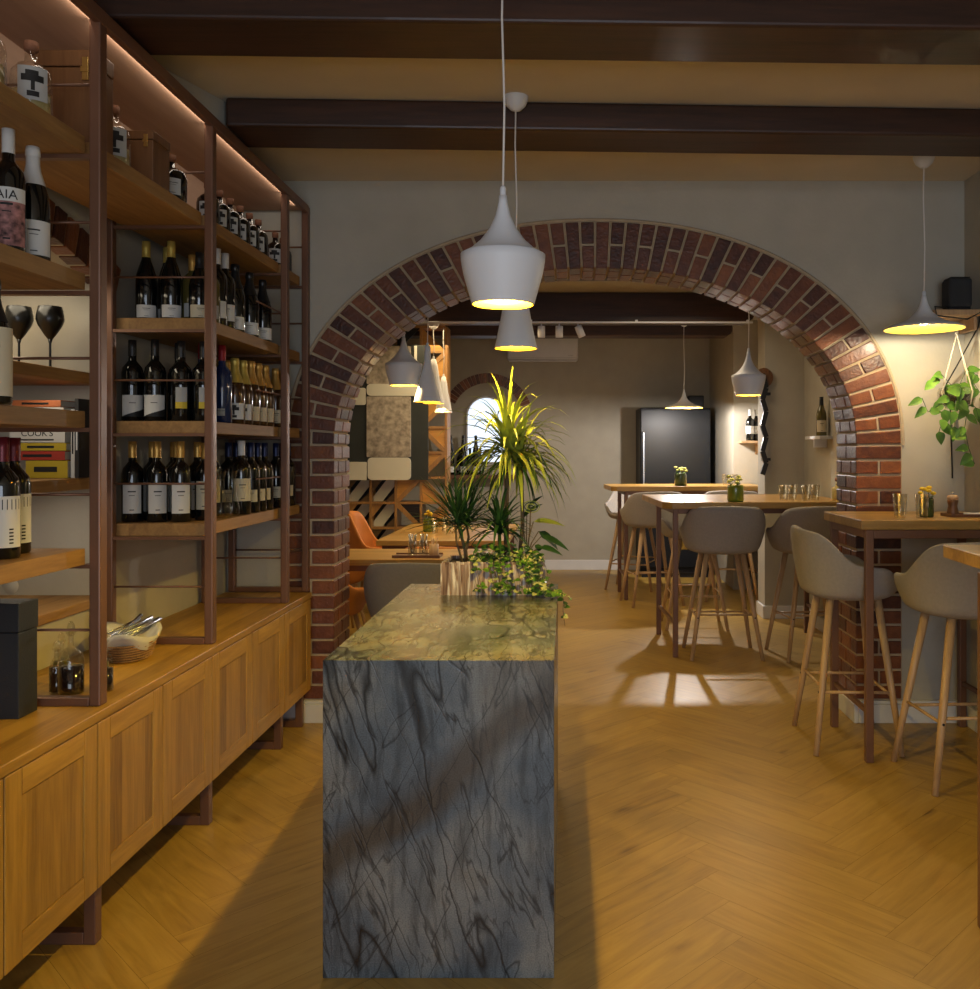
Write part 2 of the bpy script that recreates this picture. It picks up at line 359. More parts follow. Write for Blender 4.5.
def barkmat():
    m,n,b=nt('bark_planter'); L=n.links.new
    tc=N(n,'ShaderNodeTexCoord'); mp=N(n,'ShaderNodeMapping'); mp.inputs['Scale'].default_value=(70,70,5); L(tc.outputs['Object'],mp.inputs[0])
    no=N(n,'ShaderNodeTexNoise'); no.inputs['Scale'].default_value=1; no.inputs['Detail'].default_value=4; no.inputs['Distortion'].default_value=1; L(mp.outputs[0],no.inputs['Vector'])
    r=ramp(n,[(.32,(.12,.065,.05)),(.46,(.34,.24,.19)),(.54,(.48,.39,.34)),(.62,(.78,.73,.68))],no.outputs['Fac'])
    L(r.outputs[0],b.inputs['Base Color']); b.inputs['Roughness'].default_value=.85
    bp=N(n,'ShaderNodeBump'); bp.inputs['Strength'].default_value=.8; bp.inputs['Distance'].default_value=.01; L(no.outputs['Fac'],bp.inputs['Height']); L(bp.outputs[0],b.inputs['Normal'])
    return m
M['bark']=barkmat()

def set_attr(o, vals):
    a=o.data.attributes.new('rnd','FLOAT','FACE')
    a.data.foreach_set('value',vals)

def text_mesh(txt,size,name,mat,parent,depth=.0004):
    cu=bpy.data.curves.new('t','FONT'); cu.body=txt; cu.size=size; cu.align_x='CENTER'; cu.extrude=depth
    ob=bpy.data.objects.new('t',cu); COL.objects.link(ob); dg=bpy.context.evaluated_depsgraph_get(); dg.update()
    me=bpy.data.meshes.new_from_object(ob.evaluated_get(dg)); bpy.data.objects.remove(ob)
    me.materials.clear(); me.materials.append(M[mat]); o=bpy.data.objects.new(name,me); COL.objects.link(o); o.parent=parent; return o
# ------------------------------------------------------------------ ROOM
H=2.885          # ceiling of the front room
YW=4.8; YB=5.12  # arch wall
XL=-1.8; XR=2.13
YN=-2.6          # wall behind the camera
Y2=10.9; H2=2.80; XL2=-3.2
NY0,NY1,NZ0,NX=1.7,3.5,.885,-2.25   # niche

# floor : herringbone planks in one mesh
def herringbone():
    bm=bmesh.new(); uvl=bm.loops.layers.uv.new('UVMap'); rl=bm.faces.layers.float.new('rnd')
    W=.15; r=5; ang=R(45); g=.0005; x0,x1,y0,y1=XL2-.2,2.5,YN-.1,Y2+.1
    ca,sa=cos(ang),sin(ang)
    def quad(u0,u1,v0,v1,hor):
        cs=[(u0+g,v0+g),(u1-g,v0+g),(u1-g,v1-g),(u0+g,v1-g)]
        P=[(u*ca-v*sa,u*sa+v*ca+3) for u,v in cs]
        if max(p[0] for p in P)<x0 or min(p[0] for p in P)>x1 or max(p[1] for p in P)<y0 or min(p[1] for p in P)>y1: return
        f=bm.faces.new([bm.verts.new((p[0],p[1],0)) for p in P])
        f[rl]=random.random(); ox,oy=random.random()*40,random.random()*40
        for l,(u,v) in zip(f.loops,cs):
            a,b=(u,v) if hor else (v,u)
            l[uvl].uv=(a+ox,b+oy)
    for i in range(-110,111):
        for m in range(-9,10):
            s=i+2*r*m
            quad(s*W,(s+r)*W,i*W,(i+1)*W,True)
            quad((s+r)*W,(s+r+1)*W,(i-r+1)*W,(i+1)*W,False)
    for co,no in (((x0,0,0),(-1,0,0)),((x1,0,0),(1,0,0)),((0,y0,0),(0,-1,0)),((0,y1,0),(0,1,0))):
        bmesh.ops.bisect_plane(bm,geom=bm.verts[:]+bm.edges[:]+bm.faces[:],plane_co=co,plane_no=no,clear_outer=True)
    for f in bm.faces: f.material_index=0
    # slab under the planks
    vs=[bm.verts.new(p) for p in ((x0,y0,-.001),(x1,y0,-.001),(x1,y1,-.001),(x0,y1,-.001),(x0,y0,-.15),(x1,y0,-.15),(x1,y1,-.15),(x0,y1,-.15))]
    for q in ((0,1,2,3),(7,6,5,4),(4,5,1,0),(5,6,2,1),(6,7,3,2),(7,4,0,3)):
        f=bm.faces.new([vs[k] for k in q]); f.material_index=1
    me=bpy.data.meshes.new('floor'); bm.to_mesh(me); bm.free()
    me.materials.append(M['floor']); me.materials.append(M['groove'])
    o=bpy.data.objects.new('floor',me); COL.objects.link(o); struct(o)
herringbone()

struct(MB().box(XL-.6,XR+.3,YN-.3,YB,H,H+.2).build('ceiling',M['ceil']))
struct(MB().box(XL2-.2,2.4,YB,Y2+.2,H2,H2+.2).build('ceiling',M['plaster2']))

# left wall with segmental arch niche
def niche_top(y):   # intrados height over the niche
    R_=2.6; yc=2.62; return 2.255-(R_-math.sqrt(max(0,R_*R_-(y-yc)**2)))*1.0-0.0
def leftwall():
    m=MB()
    m.box(XL-.6,XL,YN-.3,NY0,0,H); m.box(XL-.6,XL,NY1,YB,0,H)
    m.box(XL-.6,XL,NY0,NY1,0,NZ0)
    n=20
    for i in range(n):
        a=NY0+(NY1-NY0)*i/n; b=NY0+(NY1-NY0)*(i+1)/n
        m.prism([(a,niche_top(a)),(b,niche_top(b)),(b,H),(a,H)],'x',XL-.6,XL)
    m.box(XL-.6,NX,NY0,NY1,NZ0,2.3)
    struct(m.build('wall_left',M['plaster'],weld=False))
leftwall()
def bricks_ring(specs,name,mats,bev=.006):
    """specs: list of (8 corner points) hexahedra"""
    m=MB(); rn=[]
    for (pts,mi) in specs:
        m.add(pts,[(0,3,2,1),(4,5,6,7),(0,1,5,4),(1,2,6,5),(2,3,7,6),(3,0,4,7)],mi)
        rn+= [random.random()]*6
    o=m.build(name,mats,recalc=True); set_attr(o,rn); 
    md=o.modifiers.new('b','BEVEL'); md.width=bev; md.segments=2; md.limit_method='ANGLE'; md.angle_limit=R(50)
    return o
# brick arch over the niche (on the face of the left wall)
sp=[]; R_=2.6; yc=2.62; zc=2.255-R_
a=-.43
while a<.36:
    b=a+.030
    def pt(t,r,x): return (x,yc+sin(t)*r,zc+cos(t)*r)
    sp.append(([pt(a+.007,R_-.005,XL-.06),pt(b,R_-.005,XL-.06),pt(b,R_-.005,XL+.012),pt(a+.007,R_-.005,XL+.012),
                pt(a+.007,R_+.115,XL-.06),pt(b,R_+.115,XL-.06),pt(b,R_+.115,XL+.012),pt(a+.007,R_+.115,XL+.012)],0))
    sp.append(([pt(b,R_,XL-.05),pt(b+.0035,R_,XL-.05),pt(b+.0035,R_,XL+.007),pt(b,R_,XL+.007),pt(b,R_+.11,XL-.05),pt(b+.0035,R_+.11,XL-.05),pt(b+.0035,R_+.11,XL+.007),pt(b,R_+.11,XL+.007)],1))
    a=b
struct(bricks_ring(sp,'trim_1',[M['brick'],M['mortar']],.002))
# niche shelves and sill
for nm,z,lb in (('niche_shelf',1.743,'upper oak board in the wall niche, under the black wine glasses'),('niche_shelf',1.345,'lower oak board in the wall niche, under the stacked books')):
    o=MB().box(NX+.002,XL,NY0+.002,NY1-.002,z-.043,z).build(nm,M['shelf'],bevel=.004); tag(o,lb,'shelf','boards in the wall niche')
struct(MB().box(NX+.002,XL+.012,NY0+.002,NY1-.002,NZ0-.035,NZ0+.001).build('trim_2',M['shelf'],bevel=.003))

# right wall, and back wall (behind the camera) with shop window
struct(MB().box(XR,XR+.3,YN-.3,YB,0,H).build('wall_right',M['plaster']))
m=MB(); m.box(XL,-1.3,YN-.3,YN,0,H); m.box(1.7,XR,YN-.3,YN,0,H); m.box(-1.3,1.7,YN-.3,YN,2.45,H); m.box(-1.3,1.7,YN-.3,YN,0,.35)
struct(m.build('wall_front',M['plaster']))
m=MB()
for x in (-1.3,-.33,.66,1.64): m.box(x,x+.06,YN-.2,YN-.14,.35,2.45)
m.box(-1.3,1.7,YN-.2,YN-.14,.35,.41); m.box(-1.3,1.7,YN-.2,YN-.14,2.39,2.45)
struct(m.build('window_1',M['white_trim']))

# arch wall
AC,AZ=.16,1.477
def arc(a_,b_,n=2.15,k=64):
    out=[]
    for i in range(k+1):
        t=pi*i/k; c,s=cos(t),sin(t)
        out.append((AC+a_*math.copysign(abs(c)**(2/n),c),AZ+b_*abs(s)**(2/n)))
    return out
AO,BO=1.637,1.195; TH=.25
AI,BI=AO-.243,BO-TH
def archwall():
    o=MB(); pts=arc(AO,BO,k=90)
    for (x1,z1),(x2,z2) in zip(pts,pts[1:]):
        o.prism([(x1,z1),(x2,z2),(x2,H+.0),(x1,H+.0)],'y',YW,YB)
    o.box(XL-.6,AC-AO,YW,YB,0,H); o.box(AC+AO,XR+.3,YW,YB,0,H)
    # left of the dining room
    o.box(XL2-.2,XL-.6,YW+.02,YB,0,H)
    struct(o.build('wall_back',M['plaster'],weld=False))
archwall()
def arch_bricks():
    po=arc(AO,BO,k=600); pi_=arc(AI,BI,k=600)
    # arc length along mid line
    mid=[((a[0]+b[0])/2,(a[1]+b[1])/2) for a,b in zip(po,pi_)]
    s=[0]
    for a,b in zip(mid,mid[1:]): s.append(s[-1]+math.hypot(b[0]-a[0],b[1]-a[1]))
    def at(q,which):
        q=max(0,min(s[-1],q)); lo=0
        import bisect
        i=min(len(s)-2,max(0,bisect.bisect_right(s,q)-1)); t=(q-s[i])/max(1e-9,s[i+1]-s[i])
        A=po[i];B=po[i+1];C=pi_[i];D=pi_[i+1]
        o=(A[0]+(B[0]-A[0])*t,A[1]+(B[1]-A[1])*t); n=(C[0]+(D[0]-C[0])*t,C[1]+(D[1]-C[1])*t)
        return (n[0]+(o[0]-n[0])*which, n[1]+(o[1]-n[1])*which)
    sp=[]; nb=54; d=s[-1]/nb; j=.0065
    def hexa(q0,q1,w0,w1,y0,y1,mi):
        a,b,c,e=at(q0,w0),at(q1,w0),at(q1,w1),at(q0,w1)
        sp.append(([(a[0],y0,a[1]),(b[0],y0,b[1]),(c[0],y0,c[1]),(e[0],y0,e[1]),(a[0],y1,a[1]),(b[0],y1,b[1]),(c[0],y1,c[1]),(e[0],y1,e[1])],mi))
    ymid=(YW+YB)/2
    for i in range(nb):
        q0,q1=i*d+j,(i+1)*d-j
        if i%2==0:
            hexa(q0,q1,-.02,.965,YW-.012,ymid-.006,0); hexa(q0,q1,-.02,.965,ymid+.006,YB+.012,0)
        else:
            for (w0,w1) in ((-.02,.46),(.51,.965)):
                hexa(q0,q1,w0,w1,YW-.012,YW+.07,0); hexa(q0,q1,w0,w1,YB-.07,YB+.012,0)
                hexa(q0,q1,w0,w1,YW+.082,YB-.082,0)
    for i in range(nb):
        hexa(i*d,(i+1)*d,.012,1.0,YW-.004,YB+.004,1)
    # piers
    hc=.0785; z0=.12; nrow=int((AZ-z0)/hc); hc=(AZ-z0)/nrow
    for side in (0,1):
        if side: xo,xi=AC+AO,AC+AI
        else: xo,xi=AC-AO,AC-AI
        sg=1 if xo>xi else -1
        def bx(a,b,y0,y1,z0_,z1_,mi):
            xa=xi+sg*a; xb=xi+sg*b; xa,xb=min(xa,xb),max(xa,xb)
            sp.append(([(xa,y0,z0_),(xb,y0,z0_),(xb,y1,z0_),(xa,y1,z0_),(xa,y0,z1_),(xb,y0,z1_),(xb,y1,z1_),(xa,y1,z1_)],mi))
        w=.243
        for r_ in range(nrow):
            a,b=z0+r_*hc+j,z0+(r_+1)*hc-j
            if r_%2==0:
                bx(-.006,w-.008,YW-.012,ymid-.006,a,b,0); bx(-.006,w-.008,ymid+.006,YB+.012,a,b,0)
            else:
                for (p,q) in ((-.006,.112),(.124,w-.008)):
                    bx(p,q,YW-.012,YW+.07,a,b,0); bx(p,q,YB-.07,YB+.012,a,b,0); bx(p,q,YW+.082,YB-.082,a,b,0)
        bx(.003,w,YW-.004,YB+.004,0,AZ,1)
    return sp
struct(bricks_ring(arch_bricks(),'trim_3',[M['brick'],M['mortar']],.004))
# thin plaster bead round the arch
m=MB(); pts=arc(AO+.004,BO+.004,k=80)
m.tube([(x,YW-.004,z) for x,z in pts],.009,6,cap=False); struct(m.build('trim_4',M['mortar']))
# baseboards
m=MB(); 
for (x0,x1) in ((AC+AI-.02,XR),):
    m.box(x0+.0245,x1,YW-.028,YW-.001,0,.10); m.box(x0+.0245,x1,YW-.020,YW-.001,.10,.118)
m.box(AC+AI-.02,AC+AI+.004,YW-.028,YB+.02,0,.10); m.box(AC+AI-.013,AC+AI+.004,YW-.02,YB+.02,.10,.118)
struct(m.build('baseboard_back',M['white_trim'],bevel=.004))
m=MB(); m.box(AC-AO-.1,AC-AI-.0045,YW-.028,YW-.001,0,.10); m.box(AC-AO-.1,AC-AI-.0045,YW-.02,YW-.001,.10,.118)
m.box(AC-AI-.004,AC-AI+.02,YW-.028,YB+.02,0,.10); m.box(AC-AI-.004,AC-AI+.014,YW-.02,YB+.02,.10,.118)
struct(m.build('baseboard_left',M['white_trim'],bevel=.004))
m=MB(); m.box(XR-.022,XR-.001,YN,YW-.03,0,.11); struct(m.build('baseboard_right',M['white_trim'],bevel=.004))

struct(MB().prism([(-1.799,2.9),(-1.62,3.0),(-1.53,3.31),(-1.40,3.70),(-1.40,4.0),(-1.799,4.0)],'z',2.745,H-.001).build('trim_6',M['plaster']))
# beams of the front room (slightly askew)
def beam(y0,y1,z0,z1,ang,x0,x1,pivot=.3,end=None):
    cy=(y0+y1)/2
    o=MB().box(x0,x1,-(y1-y0)/2,(y1-y0)/2,z0,z1).build('ceiling_beam',M['beam'],bevel=.012,seg=3)
    o.location=(0,cy,0); o.rotation_euler=(0,0,R(ang)); return o
for cy,a,lb in ((3.84,2.2,'dark brown ceiling beam closest to the brick arch'),(2.91,1.6,'dark brown ceiling beam above the near hanging lamp'),(1.98,1.0,'dark ceiling beam nearest the camera')):
    tag(beam(cy-.135,cy+.135,2.765,H-.002,a,-1.385 if cy>3.5 else XL+.03,XR-.03),lb,'beam','dark beams of the front room')

# ------------------------------------------------------------------ DINING ROOM SHELL
m=MB(); m.box(XL2-.2,2.4,Y2,Y2+.2,0,H2)
# segmental blind niche in back wall is modelled by the brick arch alone
struct(m.build('wall_rear',M['plaster2']))
struct(MB().box(XL2-.2,XL2,YB,Y2,0,H2).build('wall_dining_left',M['plaster2']))
m=MB(); m.box(2.06,2.4,YB,7.75,0,H2); m.box(1.72,2.06+.34,7.75,8.02,0,H2); m.box(2.03,2.4,8.02,9.35,0,H2); m.box(1.75,2.4,9.35,Y2,0,H2)
struct(m.build('wall_dining_right',M['plaster2']))
m=MB(); m.box(XL2,1.75,Y2-.02,Y2,0,.12)
struct(m.build('baseboard_rear',M['white_trim'],bevel=.004))
m=MB(); m.box(2.04,2.06,YB,7.73,0,.11); m.box(1.70,2.06,7.73,7.75,0,.11); m.box(1.70,1.72,7.75,8.02,0,.11)
struct(m.build('baseboard_dining_right',M['white_trim'],bevel=.004))
def rbeam(y0,y1,z0,x1,lb):
    m=MB(); zt=H2-.002; h=zt-z0
    pl=[(XL2+.01,z0),(x1-.05,z0),(x1-.015,z0+.02),(x1,z0+.05),(x1,zt),(XL2+.01,zt)]
    m.prism(pl,'y',y0,y1); o=m.build('ceiling_beam',M['beam'],bevel=.008); tag(o,lb,'beam','dark beams of the dining room')
rbeam(7.7,7.95,2.55,1.62,'dark beam of the dining room that carries the white lamp rail')
rbeam(9.25,9.5,2.625,1.72,'dark beam of the dining room with a rounded end above the black fridge')
rbeam(6.1,6.35,2.64,2.04,'dark beam of the dining room just behind the brick arch')
# brick arch on rear wall
sp=[]; yc_=-.94; Rr=.53; a=R(-66)
zc_=2.36-Rr
while a<R(66):
    b=a+.095
    def pt(t,r,y): return (yc_+sin(t)*r,y,zc_+cos(t)*r)
    for (p,q,mi,e) in ((a+.012,b,0,.012),(b,b+.012,1,.006)):
        sp.append(([pt(p,Rr-.1,Y2-e),pt(q,Rr-.1,Y2-e),pt(q,Rr-.1,Y2+.02),pt(p,Rr-.1,Y2+.02),pt(p,Rr+.02,Y2-e),pt(q,Rr+.02,Y2-e),pt(q,Rr+.02,Y2+.02),pt(p,Rr+.02,Y2+.02)],mi))
    a=b
struct(bricks_ring(sp,'trim_5',[M['brick'],M['mortar']],.003))

# ------------------------------------------------------------------ LEFT CABINETS
CX=-1.34; CB=-1.795; CT=.70
seams=[0.86,1.72,2.58,3.42,4.30,4.745]
cab_lb=['low oak cabinet unit nearest the camera','low oak cabinet unit beneath the shelf with the black box and carafes','low oak cabinet unit beneath the wicker basket','low oak cabinet unit with two doors, third towards the arch, under the bottle racks','narrow single-door oak cabinet unit against the brick pier']
for i in range(5):
    y0,y1=seams[i],seams[i+1]
    t=thing('oak_cabinet',cab_lb[i],'cabinet',(CX,y0,0),0,'low oak cabinets along the left wall')
    t.location=(CX,y0,0); L_=y1-y0
    m=MB(); m.box(-.445,-.024,.004,L_-.002,.19,CT-.032); m.build('body',M['oak_z'],t,bevel=.002)
    nd=2 if L_>.6 else 1
    for k in range(nd):
        a=k*L_/nd+.004; b=(k+1)*L_/nd-.002; z0,z1=.19,CT-.034; fw=.068
        m=MB()
        m.box(-.022,0,a,a+fw,z0,z1); m.box(-.022,0,b-fw,b,z0,z1)
        m.box(-.022,0,a+fw,b-fw,z0,z0+fw,1); m.box(-.022,0,a+fw,b-fw,z1-fw,z1,1)
        d=m.build('door',[M['oak_z'],M['oak_y']],t,bevel=.0025)
        p=MB().box(-.018,-.0035,a+fw+.0025,b-fw-.0025,z0+fw+.0025,z1-fw-.0025).build('door_panel',M['oak_panel'],d)
    # sled foot at the far seam
    f=.036
    for ya in ([.056] if i<4 else [.056,L_-.042]):
        m=MB(); m.box(-.035-f,-.035,ya,ya+f,0,.19); m.box(-.40-f,-.40,ya,ya+f,0,.19); m.box(-.40,-.035-f,ya,ya+f,0,f)
        m.build('sled_foot',M['bronze'],t,bevel=.003)
o=MB().box(CB+.002,CX+.004,.86,4.745,CT-.03,CT).build('cabinet_worktop',M['oak_y'],bevel=.003)
tag(o,'long oak worktop running over the row of low cabinets','worktop')

# ------------------------------------------------------------------ SHELVING FRAME
SXF,SXB=-1.358,-1.78; PS=.045
frames=[1.76,2.63,3.47,4.40,4.752]
lev=[1.115,1.515,1.917,2.317]
t=thing('wine_rack','tall brown steel and oak wine shelving standing on the cabinets','shelving',(0,0,CT))
def L0(m): return m
for i,y in enumerate(frames):
    m=MB(); z0=0; zt=2.74-CT
    m.box(SXF-.034,SXF,y,y+.042,z0,zt); 
    m.build('front_post',M['bronze'],t,bevel=.005,seg=2)
    m=MB(); m.box(SXB,SXB+.035,y,y+PS-.01,z0,zt); m.build('rear_post',M['bronze'],t,bevel=.005)
    m=MB(); m.box(SXB+.035,SXF-.034,y,y+.035,0,.025); m.build('bottom_rail',M['bronze'],t,bevel=.003)
    for l in lev: MB().box(SXB+.035,SXF-.034,y+.004,y+.03,l-.012-CT,l-CT).build('shelf_rail',M['bronze'],t)
    for l in (.92,1.319,1.72,2.12,2.525): MB().tube([(SXB+.03,y+.02,l-CT),(SXF-.032,y+.02,l-CT)],.0045,6).build('guard_rod',M['bronze'],t)
# shelves
bays=[(1.76,2.63,lev),(3.47,4.40,lev),(4.40,4.752,lev),(2.63,3.47,lev[3:]),]
for (a,b,ls) in bays:
    for l in ls:
        e=0.0 if l!=lev[3] else 0
        m=MB(); m.box(-1.71 if l==lev[3] else -1.775,SXF-.043,a+(PS if a<2 or a==2.63 else .036),b-.002,l-CT,l+.048-CT); m.build('shelf_board',M['shelf'],t,bevel=.002)
# top board + back panel
m=MB(); m.box(-1.712,SXF,1.0,4.752,2.715-CT,2.74-CT); m.build('top_board',M['backply'],t)
m=MB(); m.box(-1.725,-1.712,1.0,4.752,2.36-CT,2.74-CT); m.build('back_panel',M['backply'],t)
m=MB(); m.box(SXF-.02,SXF+.004,1.0,4.752,2.70-CT,2.742-CT); m.build('top_rail',M['bronze'],t,bevel=.003)
m=MB()
for y in (2.9,3.7):
    pass
# thin front retaining rods in the bottle bay (short, near the corner)
for l in (1.319,1.72,2.12):
    MB().tube([(SXF-.03,4.05,l-CT),(SXF-.03,4.40,l-CT)],.004,6).build('guard_rod',M['bronze'],t)

# ------------------------------------------------------------------ BOTTLES
PROTO={}
PROF={
 'bordeaux':[(0,0),(.038,0),(.041,.006),(.041,.192),(.037,.212),(.024,.229),(.0155,.240),(.0145,.262),(.0145,.318)],
 'burgundy':[(0,0),(.037,0),(.040,.006),(.040,.150),(.037,.175),(.028,.205),(.018,.232),(.015,.250),(.0145,.300)],
 'champagne':[(0,0),(.040,0),(.043,.006),(.043,.150),(.040,.180),(.030,.215),(.020,.245),(.0165,.262),(.016,.310)],
 'flask':[(0,0),(.040,0),(.045,.006),(.045,.085),(.041,.103),(.028,.117),(.014,.125),(.0125,.145)],
 'tallflask':[(0,0),(.046,0),(.052,.006),(.052,.095),(.048,.120),(.033,.138),(.0165,.147),(.015,.175)],
 'jug':[(0,0),(.05,0),(.058,.01),(.060,.085),(.054,.110),(.036,.124),(.018,.130),(.016,.150)],
}
def bottle(shape,glass,foil,label,lz=(.05,.14),lw=75,hs=1.0,stripe=None,foilz=None,cork=False):
    key=(shape,glass,foil,label,lz,lw,hs,stripe,cork)
    if key in PROTO: return PROTO[key],False
    pr=[(r,z*hs) for r,z in PROF[shape]]
    nm='wine_bottle' if shape in('bordeaux','burgundy') else ('sparkling_wine_bottle' if shape=='champagne' else 'liqueur_bottle')
    t=thing(nm,'','bottle')
    top=pr[-1][1]; rt=pr[-1][0]
    if shape=='tallflask':
        MB().lathe(pr,20).build('glass_body',M['glass'],t,weld=True)
        MB().lathe([(0,.008),(.045,.008),(.048,.014),(.048,.062),(0,.062)],20).build('liquid',M[glass],t)
    else: MB().lathe(pr+[(0,top)],18).build('glass_body',M[glass],t,weld=True)
    if foil:
        if cork:
            MB().lathe([(0,top+.028),(rt+.003,top+.028),(rt+.003,top+.004),(rt-.001,top+.002),(0,top-.01)],12).build('cork',M[foil],t)
        else:
            zs=top-(.062 if shape!='champagne' else .105)
            q=[(0,top+.003),(rt+.0012,top+.003)]+([(rt+.003,top-.01),(rt+.003,top-.022),(rt+.001,top-.025)] if shape=='champagne' else [])
            def rad(z):
                for (r0,z0),(r1,z1) in zip(pr,pr[1:]):
                    if z0<=z<=z1 and z1>z0: return r0+(r1-r0)*(z-z0)/(z1-z0)
                return rt
            for k in range(5):
                z=top-.026-(top-.026-zs)*k/4; q.append((rad(z)+.0012,z))
            MB().lathe(q,14).build('foil_cap',M[foil],t)
    if label:
        r=pr[3][0]+.0008; a=R(lw)
        lb=MB().lathe([(r,lz[0]),(r,lz[1])],12,a0=-pi/2-a,a1=-pi/2+a).build('label',M[label],t,recalc=False)
        # printed lines
        m=MB(); h=lz[1]-lz[0]
        if stripe=='bars':
            for k in range(9):
                c=-pi/2-a*.8+k*a*.2; m.lathe([(r+.0004,lz[1]-.035),(r+.0004,lz[1]-.008)],1,a0=c,a1=c+.05)
            for k in range(5):
                c=lz[0]+.01+k*.009; m.lathe([(r+.0004,c),(r+.0004,c+.004)],2,a0=-pi/2+a*.3,a1=-pi/2+a*.5)
            mt='ink'
        elif stripe=='gold':
            m.lathe([(r+.0005,lz[0]-.004),(r+.0005,lz[0]+.022)],8,a0=-pi/2-a,a1=-pi/2+a); mt='paper_yellow'
        elif stripe=='slant':
            vs=[];fs=[]
            for k in range(9):
                th=-pi/2-a+2*a*k/8
                vs+= [((r+.0005)*cos(th),(r+.0005)*sin(th),lz[0]-.001),((r+.0005)*cos(th),(r+.0005)*sin(th),lz[0]+.03*k/8)]
            fs=[(2*k,2*k+2,2*k+3,2*k+1) for k in range(8)]
            m.add(vs,fs,0,True); m.lathe([(r+.0004,lz[0]+h*.62),(r+.0004,lz[0]+h*.65)],3,a0=-pi/2-.3,a1=-pi/2+.3); mt='ink'
        elif stripe=='figure':
            m.lathe([(r+.0005,lz[0]+h*.55),(r+.0005,lz[0]+h*.75)],6,a0=-pi/2-.55,a1=-pi/2+.5)
            m.lathe([(r+.0005,lz[0]+h*.75),(r+.0005,lz[0]+h*.88)],4,a0=-pi/2-.35,a1=-pi/2+.25)
            m.lathe([(r+.0005,lz[0]+h*.28),(r+.0005,lz[0]+h*.55)],2,a0=-pi/2-.10,a1=-pi/2+.08)
            m.lathe([(r+.0005,lz[0]+h*.10),(r+.0005,lz[0]+h*.26)],4,a0=-pi/2-.28,a1=-pi/2+.28); mt='ink'
        else:
            m.lathe([(r+.0004,lz[0]+h*.70),(r+.0004,lz[0]+h*.74)],3,a0=-pi/2-.35,a1=-pi/2+.35)
            m.lathe([(r+.0004,lz[0]+h*.58),(r+.0004,lz[0]+h*.60)],3,a0=-pi/2-.25,a1=-pi/2+.25)
            m.lathe([(r+.0004,lz[0]+h*.10),(r+.0004,lz[0]+h*.13)],3,a0=-pi/2-.2,a1=-pi/2+.2); mt='ink'
        m.build('label_print',M[mt],lb,recalc=False)
    PROTO[key]=t
    return t,True
def put(args,loc,label,group=None,rz=None,cat='bottle'):
    kw=args if isinstance(args,dict) else dict(zip(('shape','glass','foil','label','lz','lw','hs','stripe'),args))
    p,new=bottle(**kw)
    if rz is None: rz=math.atan2(-loc[0],loc[1])+random.uniform(-.12,.12)
    # label faces -Y by default; turn towards the room
    if new: p.location=loc; p.rotation_euler=(0,0,rz); o=p
    else: o=dup(p,loc,rz)
    o['label']=label; o['category']=cat
    if group: o['group']=group
    elif 'group' in o: del o['group']
    return o
ORD=['first','second','third','fourth','fifth','sixth','seventh','eighth','ninth','tenth']
TOPZ={k:v+.0485 for k,v in zip('DCBA',lev)}
B_gold=dict(shape='bordeaux',glass='gl_dark',foil='foil_gold',label='paper',lz=(.035,.155),lw=52,hs=1.0)
B_cream=dict(shape='bordeaux',glass='gl_dark',foil='foil_gold',label='paper_cream',lz=(.045,.16),lw=48,hs=.985)
B_slant=dict(shape='bordeaux',glass='gl_dark',foil='foil_black',label='paper',lz=(.02,.105),lw=62,hs=1.02,stripe='slant')
B_goldstripe=dict(shape='bordeaux',glass='gl_dark',foil='foil_black',label='paper_grey',lz=(.055,.135),lw=30,hs=1.0,stripe='gold')
B_plain=dict(shape='bordeaux',glass='gl_dark',foil='foil_black',label='paper_grey',lz=(.05,.12),lw=40,hs=1.0)
B_burg=dict(shape='burgundy',glass='gl_dark',foil='foil_yellow',label='paper',lz=(.01,.06),lw=60,hs=1.05)
B_orange=dict(shape='bordeaux',glass='gl_olive',foil='foil_gold',label='paper_grey',lz=(.02,.075),lw=55,hs=.86)
B_blackcap=dict(shape='burgundy',glass='gl_dark',foil='foil_black',label='paper_cream',lz=(.01,.06),lw=60,hs=.9)
B_red=dict(shape='bordeaux',glass='gl_blue',foil='foil_red',label='paper_grey',lz=(.03,.06),lw=20,hs=1.02)
B_champ=dict(shape='champagne',glass='gl_brown',foil='foil_gold',label='paper_cream',lz=(.02,.085),lw=60,hs=.94)
B_champw=dict(shape='champagne',glass='gl_dark',foil='foil_black',label='paper',lz=(.01,.065),lw=60,hs=.95)
B_olive=dict(shape='champagne',glass='gl_brown',foil='foil_yellow',label='paper',lz=(.02,.09),lw=60,hs=.92,stripe='figure')
B_blue=dict(shape='bordeaux',glass='gl_dark',foil='foil_blue',label='paper_cream',lz=(.05,.105),lw=45,hs=1.0)
B_white=dict(shape='bordeaux',glass='gl_dark',foil='foil_white',label='paper_cream',lz=(.06,.16),lw=60,hs=1.02)
B_bluew=dict(shape='bordeaux',glass='gl_dark',foil='foil_white',label='paper',lz=(.03,.10),lw=60,hs=1.0)
def row(lst,z,where,grp):
    for i,(b,x,y,d) in enumerate(lst):
        if x>-1.43: x=-1.448
        put(b,(x,y,z),f'{d}, {where.format(ORD[i%10])}',grp)
g_='gold capped wine bottle'
row([(B_gold,-1.73,3.60,g_+' with tall white label'),(B_gold,-1.632,3.60,g_+' with tall white label'),(B_gold,-1.538,3.60,g_+' with tall white label'),(B_cream,-1.475,3.69,g_+' with tall cream label')],TOPZ['D'],'{} from left, front of lowest shelf','gold capped bottles on the lowest shelf')
row([(B_gold,-1.70,3.71,g_),(B_gold,-1.60,3.71,g_),(B_gold,-1.66,3.82,g_),(B_gold,-1.56,3.82,g_)],TOPZ['D'],'{} behind the white labels, lowest bottle shelf','gold capped bottles behind the front row, lowest shelf')
g_='dark wine bottle with white capsule'
